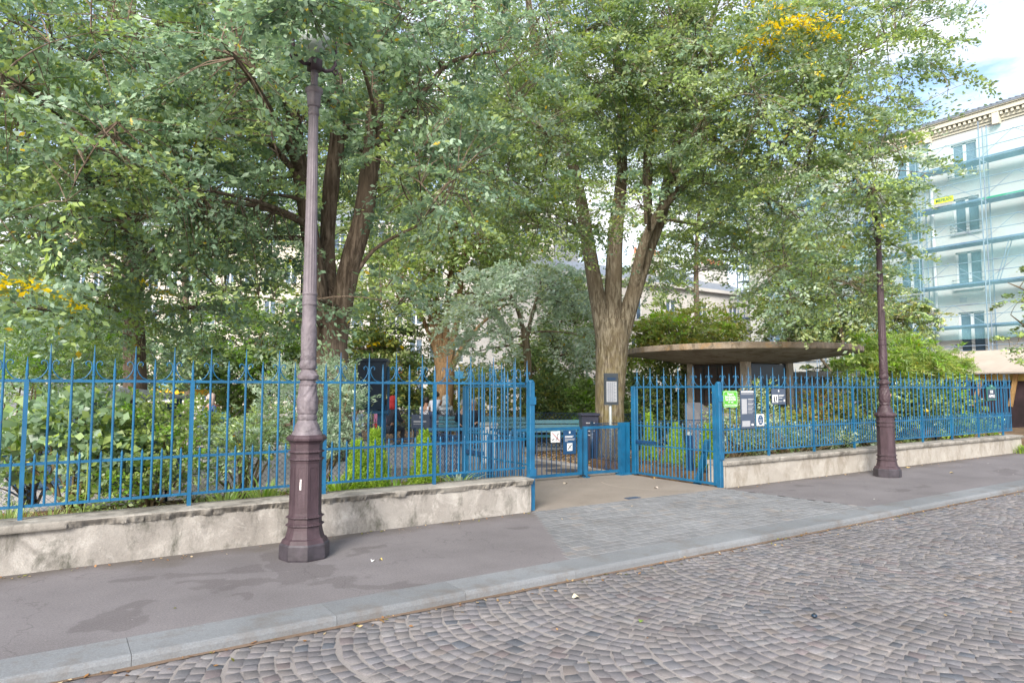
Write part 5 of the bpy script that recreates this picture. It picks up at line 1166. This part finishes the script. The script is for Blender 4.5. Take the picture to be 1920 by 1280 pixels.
def person(label, px, depth, rz, pose, shirt, trousers, hair, skin='skin', s=1.0, hood=None, group='people in the park', arm_reach=None, long_sleeve=True):
    b = G(px, depth); t = thing('person', label, 'person', b, rz, group)
    v = lambda x, y, z: Vector((x*s, y*s, z*s))          # faces -y
    if pose == 'sit': pel = v(0, 0, .52); lean = -.10; hipy = 0
    elif pose == 'lean': pel = v(0, 0, .92); lean = -.42; hipy = 0
    else: pel = v(0, 0, .95); lean = -.02; hipy = 0
    ch = pel+v(0, lean*.8, .40 if pose != 'lean' else .33); nk = ch+v(0, lean*.28, .13); hb = nk+v(0, -.02+lean*.1, .09); hm = hb+v(0, -.015, .075); ht = hb+v(0, -.005, .135)
    waist = pel+(ch-pel)*.4
    body = [[(pel, .11*s), (waist, .115*s), (ch, .125*s), (nk, .055*s), (hb, .062*s), (hm, .088*s), (ht, .070*s)], [(hm, .088*s), (hm+v(0, -.10, -.012), .012*s)]]
    top = [[(pel+v(0, 0, .02), .135*s), (waist, .135*s), (ch, .148*s), (nk-v(0, 0, .03), .075*s)]]; legs = []
    for sg in (-1, 1):
        sh = ch+v(sg*.17, 0, .06)
        if pose == 'sit': el = sh+v(sg*.05, -.10, -.26); wr = el+v(-sg*.08, -.22, -.03)
        elif pose == 'lean': el = sh+v(sg*.06, -.10, -.25); wr = el+v(-sg*.05, -.14, -.18)
        else: el = sh+v(sg*.05, .02, -.28); wr = el+v(0, -.08, -.23)
        pm = wr+(wr-el).normalized()*.07*s
        body.append([(ch, .125*s), (sh, .055*s), (el, .042*s), (wr, .028*s), (pm, .032*s)])
        d = (wr-el).normalized(); sd = Vector((d.y, -d.x, 0)).normalized() if abs(d.z) < .99 else Vector((1, 0, 0)); cu = Vector((0, 0, -1)) if abs(d.z) < .8 else Vector((-sg, 0, 0))
        for k, (off, ln) in enumerate(((-.027, .065), (-.009, .078), (.009, .072), (.027, .058))):
            q = pm+sd*off*s; body.append([(pm, .032*s), (q+d*.025*s, .010*s), (q+d*ln*.6*s+cu*.012*s, .009*s), (q+d*ln*s*.85+cu*.035*s, .0075*s)])
        body.append([(wr, .028*s), (wr+d*.03*s-sd*.04*s, .011*s), (wr+d*.065*s-sd*.052*s+cu*.01*s, .009*s)])
        e2 = wr if long_sleeve else sh+(el-sh)*.75
        top.append([(ch, .148*s), (sh, .072*s)]+([(el, .056*s), (wr, .042*s)] if long_sleeve else [(e2, .062*s)]))
        hip = pel+v(sg*.09, 0, -.03)
        if pose == 'sit': kn = hip+v(sg*.03, -.44, .0); an = kn+v(0, .02, -.42)
        elif pose == 'lean': kn = hip+v(sg*.02, -.04, -.42); an = Vector((kn.x, kn.y+.05*s, .08*s))
        else: kn = hip+v(sg*.02, -.01, -.43); an = Vector((kn.x, kn.y+.02*s, .08*s))
        an.z = max(an.z, .07*s); toe = an+v(0, -.16, -.045)
        body.append([(pel, .11*s), (hip, .082*s), (kn, .055*s), (an, .036*s), (toe, .034*s)])
        legs.append([(pel, .125*s), (hip, .098*s), (kn, .070*s), (an+v(0, 0, .03), .055*s)])
        MB().bevbox(toe.x-.045*s, toe.x+.045*s, toe.y-.07*s, an.y+.07*s, max(0, toe.z-.035*s), toe.z+.05*s, .015).build('shoe', M['ironblack'], t)
    skinned('body', body, M[skin], t); skinned('shirt', top, M[shirt], t); skinned('trousers', legs, M[trousers], t)
    for sg in (-1, 1): MB().lathe([(-.008, .002), (0, .009*s), (.008, .002)], 8).build('eye', M['ironblack'], t, hm+v(sg*.032, -.082, .01))
    cols = hood or hair; r_ = .100 if not hood else .122
    hc = hm+v(0, .018, .022); mb = MB(); nn = 14
    for i in range(nn//2+1):
        ph = math.pi*i/(nn//2)
        for j in range(nn):
            a = 2*math.pi*j/nn; q = Vector((math.sin(ph)*math.cos(a), math.sin(ph)*math.sin(a), math.cos(ph)))
            rr = r_*s*(1.0 if (q.y > -.35 or q.z > .45) else .72); rr *= 1+.06*noise.noise(q*5)
            mb.v.append(tuple(hc+Vector((q.x*rr, q.y*rr*1.05, q.z*rr*1.08))))
    for i in range(nn//2):
        for j in range(nn): mb.f.append((i*nn+j, i*nn+(j+1) % nn, (i+1)*nn+(j+1) % nn, (i+1)*nn+j))
    if hood: mb.tube([hc+v(0, .03, -.06), hc+v(0, .06, -.16), ch+v(0, .06, .08)], [.10*s, .12*s, .15*s], 12)
    mb.build('headscarf' if hood else 'hair', M[cols], t, smooth=True)
    return t
person('dark haired man in a white t-shirt bending forward by the ochre trunk', 813, 20.9+.6, R(140), 'lean', 'whitecloth', 'jeans', 'hair', s=.92, long_sleeve=False)
person('seated person in a pale grey headscarf right of the man in white', 836, 21.6, R(150), 'sit', 'greycloth', 'greycloth', 'hair', hood='greycloth', s=1.05)
person('seated person in a white top bowed beside the man in white, dark hair', 796, 22.2, R(120), 'sit', 'whitecloth', 'darkcloth', 'hair', s=1.02)
person('elderly white haired person in dark clothes seated behind the left gate leaf', 870, 19.4, R(150), 'sit', 'darkcloth', 'darkcloth', 'greyhair', 'skin2', s=1.0)
person('second elderly person in a navy jacket, right of the white haired one', 889, 19.3, R(-40), 'sit', 'darkcloth', 'jeans', 'greyhair', 'skin2', s=1.0)
person('child in a pink top below the hoisted navy bin', 714, 17.5, R(-60), 'stand', 'pinkcloth', 'redcloth', 'hair', 'skin2', s=.72)
person('person in a dark coat with a red headscarf behind the child in pink', 731, 19.0, R(120), 'sit', 'darkcloth', 'darkcloth', 'hair', hood='redcloth', s=1.05)
person('small child in pale blue left of the lime cypresses', 672, 18.0, R(-40), 'stand', 'palecloth', 'jeans', 'hair', 'skin2', s=.66)
person('seated person in a beige headscarf among the group left of the nearer lamp post', 390, 20.0, R(120), 'sit', 'bluecloth', 'jeans', 'hair', hood='beigecloth', s=1.1)
person('seated person with dark red top between the beige headscarf and the pushchair', 407, 20.8, R(-60), 'sit', 'maroon', 'jeans', 'hair', 'skin', s=1.1)
person('child in a yellow top beyond the pushchair', 446, 27, R(-50), 'stand', 'yellowcloth', 'jeans', 'hair', 'skin', s=.85)
g = G(428, 19.5); t = thing('pushchair', 'black pushchair with a bright blue hood among the group left of the nearer lamp post', 'pushchair', g, R(20))
MB().tube([(-.3, 0, .15), (.0, 0, .55), (.42, 0, 1.0)], .016, 6).tube([(.35, 0, .12), (.05, 0, .5), (-.2, 0, .8)], .016, 6).build('frame', M['ironblack'], t, smooth=True)
MB().lathe([(0, .02), (.08, .15), (.18, .17), (.24, .13), (.28, .03)], 16).build('hood', M['tealcloth'], t, (-.08, 0, .68), True)
MB().bevbox(-.32, .18, -.2, .2, .38, .60, .04).build('seat', M['darkcloth'], t)
for x in (-.3, .35):
    for y in (-.2, .2): MB().tube([(x, y-.02, .12), (x, y+.02, .12)], .12, 16).build('wheel', M['ironblack'], t)

# ------------------------------------------------------------------ buildings
def facade(t, o, U, width, z0, z1, wins, wall, reveal=.16, rail=True, shutters=None, grille=True):
    """vertical wall with real openings; wins: (u, z, w, h)"""
    N = Vector((U.y, -U.x, 0)).normalized()
    if N.dot(-o) < 0: N = -N
    us = sorted({0, width} | {x for w in wins for x in (round(w[0]-w[2]/2, 3), round(w[0]+w[2]/2, 3))}); zs = sorted({z0, z1} | {x for w in wins for x in (round(w[1]-w[3]/2, 3), round(w[1]+w[3]/2, 3))})
    us = [u for u in us if 0 <= u <= width]; zs = [z for z in zs if z0 <= z <= z1]
    q = lambda u, z, d=0: o+U*u+Vector((0, 0, z))-N*d
    mb = MB()
    for i in range(len(us)-1):
        for j in range(len(zs)-1):
            uc = (us[i]+us[i+1])/2; zc = (zs[j]+zs[j+1])/2
            if any(abs(uc-w[0]) < w[2]/2 and abs(zc-w[1]) < w[3]/2 for w in wins): continue
            mb.add([q(us[i], zs[j]), q(us[i+1], zs[j]), q(us[i+1], zs[j+1]), q(us[i], zs[j+1])], [(0, 1, 2, 3)])
    for (u, z, w, h) in wins:
        a, b_, c, d = u-w/2, u+w/2, z-h/2, z+h/2; r = reveal
        for (p0, p1) in (((a, c), (b_, c)), ((b_, c), (b_, d)), ((b_, d), (a, d)), ((a, d), (a, c))): mb.add([q(*p0), q(*p1), q(*p1, r), q(*p0, r)], [(0, 1, 2, 3)])
    mb.build('wall', wall, t)
    for (u, z, w, h) in wins:
        a, b_, c, d = u-w/2, u+w/2, z-h/2, z+h/2; r = reveal-.03; f = .07
        wf = MB()
        for (p0, p1, ww) in (((a+f/2, c), (a+f/2, d), f), ((b_-f/2, c), (b_-f/2, d), f), ((a, c+f/2), (b_, c+f/2), f), ((a, d-f/2), (b_, d-f/2), f), ((u, c), (u, d), .13)):
            wf.bar(q(*p0, r), q(*p1, r), ww, .06, up=N)
        wo_ = wf.build('window', M['frame'], t)
        MB().add([q(a, c, r+.02), q(b_, c, r+.02), q(b_, d, r+.02), q(a, d, r+.02)], [(0, 1, 2, 3)]).build('pane', M['glass'], wo_)
        MB().bar(q(a-.1, c-.05, -.05), q(b_+.1, c-.05, -.05), .16, .07).build('sill', wall, wo_)
        if grille:
            gr = MB()
            for k in range(3): gr.tube([q(a-.12, c+.08+.16*k), q(a-.12, c+.08+.16*k, -.14), q(b_+.12, c+.08+.16*k, -.14), q(b_+.12, c+.08+.16*k)], .014, 5)
            gr.build('window_rail', M['ironblack'], wo_)
    return N, q
# corner building across the side street, being refurbished behind a scaffold
X1 = 36.0
B1 = thing('corner_building', 'white rendered apartment building with moulded cornice behind the scaffold', 'building')
o = Vector((X1, 27.0, 0)); U = Vector((0, -1, 0))
cols = [1.6, 4.4, 7.2, 9.7, 12.35, 15.7, 19.0, 22.2]; wins = [(u, z, 1.12, h) for u in cols for z, h in ((4.3, 1.95), (7.3, 1.75), (9.95, 1.7), (12.65, 1.65))]
N, q = facade(B1, o, U, 24.0, 0, 14.0, wins, M['facade'])
MB().box(X1+.25, X1+12, 3.0, 27.0, 0, 14.0).build('building_mass', M['facade'], B1)
cor = MB()
for z0, z1, d in ((14.0, 14.12, .06), (14.12, 14.40, .14), (14.40, 14.62, .34), (14.62, 14.72, .42)): cor.box(X1-d, X1+.3, 3.0, 27.0, z0, z1)
for k in range(110): cor.box(X1-.28, X1-.14, 3.05+k*.218, 3.05+k*.218+.10, 14.24, 14.38)
for u in range(8): cor.box(X1-.32, X1-.06, 4.0+u*3.0, 4.28+u*3.0, 13.85, 14.396)
cor.build('cornice', simple('cream moulding', (.66, .63, .52), .9, .05), B1)
rf = MB().add([(X1-.45, 2.9, 14.73), (X1+6, 2.9, 16.6), (X1+6, 27, 16.6), (X1-.45, 27, 14.73), (X1-.45, 2.9, 14.66), (X1-.45, 27, 14.66)], [(0, 1, 2, 3), (4, 0, 3, 5)])
for k in range(96): rf.bar((X1-.47, 3+k*.25, 14.77), (X1+6, 3+k*.25, 16.64), .08, .06)
rf.build('roof', M['zinc'], B1)
MB().tube([(X1-.12, 27-10.9, 2.6), (X1-.12, 27-10.9, 13.9)], .07, 10).build('downpipe', M['frame'], B1, smooth=True)
MB().box(X1-.03, X1, 27-9.0-3.2, 27-9.0-2.9, 5.75, 5.98).build('vent_plate', M['panelgrey'], B1)
# scaffold with netting
S = thing('scaffold', 'blue grey tube scaffold with decks and pale blue netting on the white building', 'scaffold')
XS = 34.9; ys = [24.6, 21.9, 19.1, 16.35, 13.55, 10.8, 8.0, 5.2]; lifts = [2.6, 4.5, 6.45, 8.35, 10.25, 12.15]
for i, y in enumerate(ys):
    for dx in (0, .85): MB().tube([(XS+dx, y, 0), (XS+dx, y, 13.9)], .028, 6).build('standard', M['scaf'], S)
    MB().tube([(XS-.02, y-.16, 2.0), (XS-.02, y-.16, 13.6)], .022, 6).build('standard', M['scaf'], S)
for i in range(len(ys)-1):
    for k, z in enumerate(lifts):
        MB().box(XS+.05, XS+.80, ys[i+1]+.04, ys[i]-.04, z-.045, z).build('deck', M['deck'] if k else M['scaf'], S)
        g = MB(); 
        for dz in (.5, 1.0): g.tube([(XS, ys[i+1], z+dz), (XS, ys[i], z+dz)], .019, 5)
        g.tube([(XS, ys[i+1], z+.02), (XS, (ys[i]+ys[i+1])/2, z+1.05)], .014, 4); g.tube([(XS, ys[i], z+.02), (XS, (ys[i]+ys[i+1])/2, z+1.05)], .014, 4)
        g.build('guard_rail', M['scaf'], S)
        if k: MB().box(XS-.01, XS+.02, ys[i+1]+.03, ys[i]-.03, z, z+.07).build('toe_board', M['deckgreen'] if (i >= 4 and k == 4) else M['deck'], S)
MB().tube([(XS+.2, 13.2, 6.45), (XS+.2, 12.6, 8.35)], .02, 5).tube([(XS+.5, 13.2, 6.45), (XS+.5, 12.6, 8.35)], .02, 5).build('ladder', M['scaf'], S)
nt = MB(); 
for i in range(len(ys)-1):
    for k in range(6): 
        zz = [3.9+k*1.6, 3.9+(k+1)*1.6]; w_ = lambda y, z: XS-.05-.10*math.sin(y*2.3)*math.sin(z*1.9)
        ya = [ys[i+1]+(ys[i]-ys[i+1])*j/6 for j in range(7)]
        for j in range(6): nt.add([(w_(ya[j], zz[0]), ya[j], zz[0]), (w_(ya[j+1], zz[0]), ya[j+1], zz[0]), (w_(ya[j+1], zz[1]), ya[j+1], zz[1]), (w_(ya[j], zz[1]), ya[j], zz[1])], [(0, 1, 2, 3)])
nt.build('netting', M['net'], S, smooth=True)
bn = thing('banner', 'small yellow company banner tied to the scaffold', 'banner', (XS-.2, 15.05, 10.55), R(-90)); MB().box(-.42, .42, -.01, .01, -.13, .13).build('cloth', simple('yellow green banner', (.55, .62, .05), .7, .08), bn)
write('MEFRAN', .2, M['plate_rim'], bn, (0, -.015, 0), .002, .68)
# hoarding and boarded walkway roof at street level
H = thing('site_hoarding', 'dark purple hoarding under a slanting beige boarded walkway roof', 'hoarding')
MB().box(33.25, 33.32, 3, 17.6, 0, 1.95).build('hoarding_wall', M['hoard'], H)
MB().add([(32.6, 3, 2.28), (32.6, 18.2, 2.28), (34.7, 18.2, 3.30), (34.7, 3, 3.30), (32.6, 3, 2.33), (32.6, 18.2, 2.33), (34.7, 18.2, 3.35), (34.7, 3, 3.35)], [(3,2,1,0),(4,5,6,7),(0,1,5,4),(1,2,6,5),(2,3,7,6),(3,0,4,7)]).build('walkway_roof', M['canopy'], H)
MB().box(33.2, 33.26, 3, 17.6, 1.96, 2.26).build('fascia', M['yellowboard'], H)
for y, tlt in ((14.2, .0), (13.1, .45), (11.9, .25), (9.5, -.3), (7, 0)): MB().bar((33.1, y, 2.25), (33.05, y+tlt, .9 if tlt else .0), .09, .16).build('prop', M['wood'], H)
t = thing('site_barrier', 'red orange plastic barrier lying at the foot of the hoarding', 'barrier', (27.5, 8.6, 0), R(60)); MB().box(-.9, .9, -.03, .03, .05, .26).build('board', M['orange'], t)
for x in (-.7, .7): MB().box(x-.05, x+.05, -.2, .2, 0, .05).build('foot', M['orange'], t)
t = thing('grass_tuft_spot', 'green weeds at the far end of the pale wall', 'weeds', (21.0, 7.0, 0)); bpy.data.objects.remove(t)
blades('weed_tuft', 'green weeds at the far end of the pale wall', 'weeds', 1915, 17.4, 0, 160, .26, .02, LIME[1:3]+GREEN_B[:2], .9, .8)

# ivory building behind the kiosk
B3 = thing('ivory_building', 'ivory apartment building with iron window rails and terracotta chimney pots above the kiosk roof', 'building')
pr_ = P(1412, 700, 57); pr_.z = 0; U3 = Vector((1, 0, 0)); w3 = 22.0; o3 = pr_-U3*w3
w = [(u, z, 1.1, h) for u in (w3-2.3, w3-6.0, w3-9.6, w3-13.2, w3-16.8, w3-20.2) for z, h in ((1.7, 1.9), (4.6, 1.9), (7.55, 1.75))]
N, q = facade(B3, o3, U3, w3, 0, 9.3, w, M['facade3'])
MB().box(o3.x, o3.x+w3, o3.y+.3, o3.y+10, 0, 9.3).build('building_mass', M['facade3'], B3)
MB().box(o3.x-.2, o3.x+w3+.1, o3.y-.35, o3.y+.2, 9.3, 9.55).build('cornice', M['facade3'], B3)
MB().add([(o3.x-.2, o3.y-.3, 9.56), (o3.x+w3, o3.y-.3, 9.56), (o3.x+w3, o3.y+3.5, 11.2), (o3.x-.2, o3.y+3.5, 11.2), (o3.x-.2, o3.y+10, 11.2), (o3.x+w3, o3.y+10, 11.2)], [(0, 1, 2, 3), (3, 2, 5, 4)]).build('roof', M['zinc'], B3)
for cx in (w3-3.2, w3-11):
    ch_ = MB().box(o3.x+cx, o3.x+cx+3.0, o3.y+2.2, o3.y+3.0, 9.8, 12.2).build('chimney', M['facade3'], B3)
    pt = MB(); [pt.lathe([(12.2, .13), (12.75, .10)], 10, c=(o3.x+cx+.25+.36*k, o3.y+2.6)) for k in range(8)]; pt.build('chimney_pots', M['terracotta'], ch_)
# scaffold tower at its right end
S2 = thing('scaffold_tower', 'narrow ladder scaffold tower at the right end of the ivory building', 'scaffold', G(1404, 50), R(-20))
for x in (-.5, .5):
    for y in (-.4, .4): MB().tube([(x, y, 0), (x, y, 13)], .05, 6).build('standard', M['scaf'], S2)
for k in range(14): MB().box(-.5, .5, -.4, .4, .9*k+.5, .9*k+.56).build('platform', M['deck'], S2)
MB().tube([(.7, -.4, 0), (.7, -.4, 15)], .09, 8).build('mast', simple('rusty mast', (.25, .17, .13), .8, .2), S2)
# long cream block across the far side of the park
def block(label, a, b_, h, floors, mat, ncol, depth=9, roofh=2.4, awn=None):
    a = Vector((a.x, a.y, 0)); b_ = Vector((b_.x, b_.y, 0)); L = (b_-a).length; U_ = (b_-a)/L; t = thing('apartment_block', label, 'building')
    fh = h/floors; w = [((i+.5)*L/ncol, fh*(k+.5)+.1, 1.15, 1.9 if k else 2.2) for i in range(ncol) for k in range(floors)]
    N, q = facade(t, a, U_, L, 0, h, w, mat, grille=False)
    MB().add([q(0, 0, .3), q(L, 0, .3), q(L, 0, depth), q(0, 0, depth), q(0, h, .3), q(L, h, .3), q(L, h, depth), q(0, h, depth)], [(0,3,2,1),(1,2,6,5),(2,3,7,6),(3,0,4,7)]).build('building_mass', mat, t)
    MB().add([q(-.2, h, -.3), q(L+.2, h, -.3), q(L+.2, h+.25, -.3), q(-.2, h+.25, -.3), q(-.2, h+roofh, 1.8), q(L+.2, h+roofh, 1.8), q(L+.2, h+roofh+.8, depth), q(-.2, h+roofh+.8, depth)], [(0, 1, 2, 3), (3, 2, 5, 4), (4, 5, 6, 7)]).build('roof', M['zinc'], t)
    if awn:
        for (u0, u1, m_) in awn:
            MB().add([q(u0, 3.0, 0), q(u1, 3.0, 0), q(u1, 2.5, -1.3), q(u0, 2.5, -1.3), q(u0, 2.2, -1.3), q(u1, 2.2, -1.3)], [(0, 1, 2, 3), (3, 2, 5, 4)]).build('awning', M[m_], t)
    return t
block('long cream apartment block glimpsed left of the nearer lamp post', G(60, 62), G(560, 56), 16, 5, M['facade2'], 14)
block('cream apartment block with red shop awnings glimpsed behind the middle stems', G(580, 56), G(1040, 50), 15, 5, M['facade3'], 12, awn=((3, 9, 'red'), (17, 23.5, 'red'), (11, 15, 'tealcloth')))
block('pale apartment block glimpsed between the silvery tree and the mossy trunk', G(1050, 58), G(1200, 62), 9, 3, M['facade3'], 5, awn=((1, 9, 'tealcloth'),))
# grey shed behind the right railing
s0 = G(1425, 21); s1 = G(1600, 19.5)
t = thing('grey_shed', 'low grey shed with pale double doors behind the right railing', 'shed', s0, math.atan2(s1.y-s0.y, s1.x-s0.x)); L = (s1-s0).length
MB().box(0, L, 0, 2.2, 0, 1.95).build('wall', simple('shed grey', (.26, .27, .29), .8, .1), t); MB().box(-.2, L+.2, -.25, 2.4, 1.96, 2.12).build('roof', M['greyroof'], t)
for k in range(3): MB().bevbox(.9+k*.62, 1.48+k*.62, -.05, -.01, .1, 1.78, .008).build('door', simple('door grey', (.42, .46, .50), .6, .06), t)
print('objects', len(scene.objects))
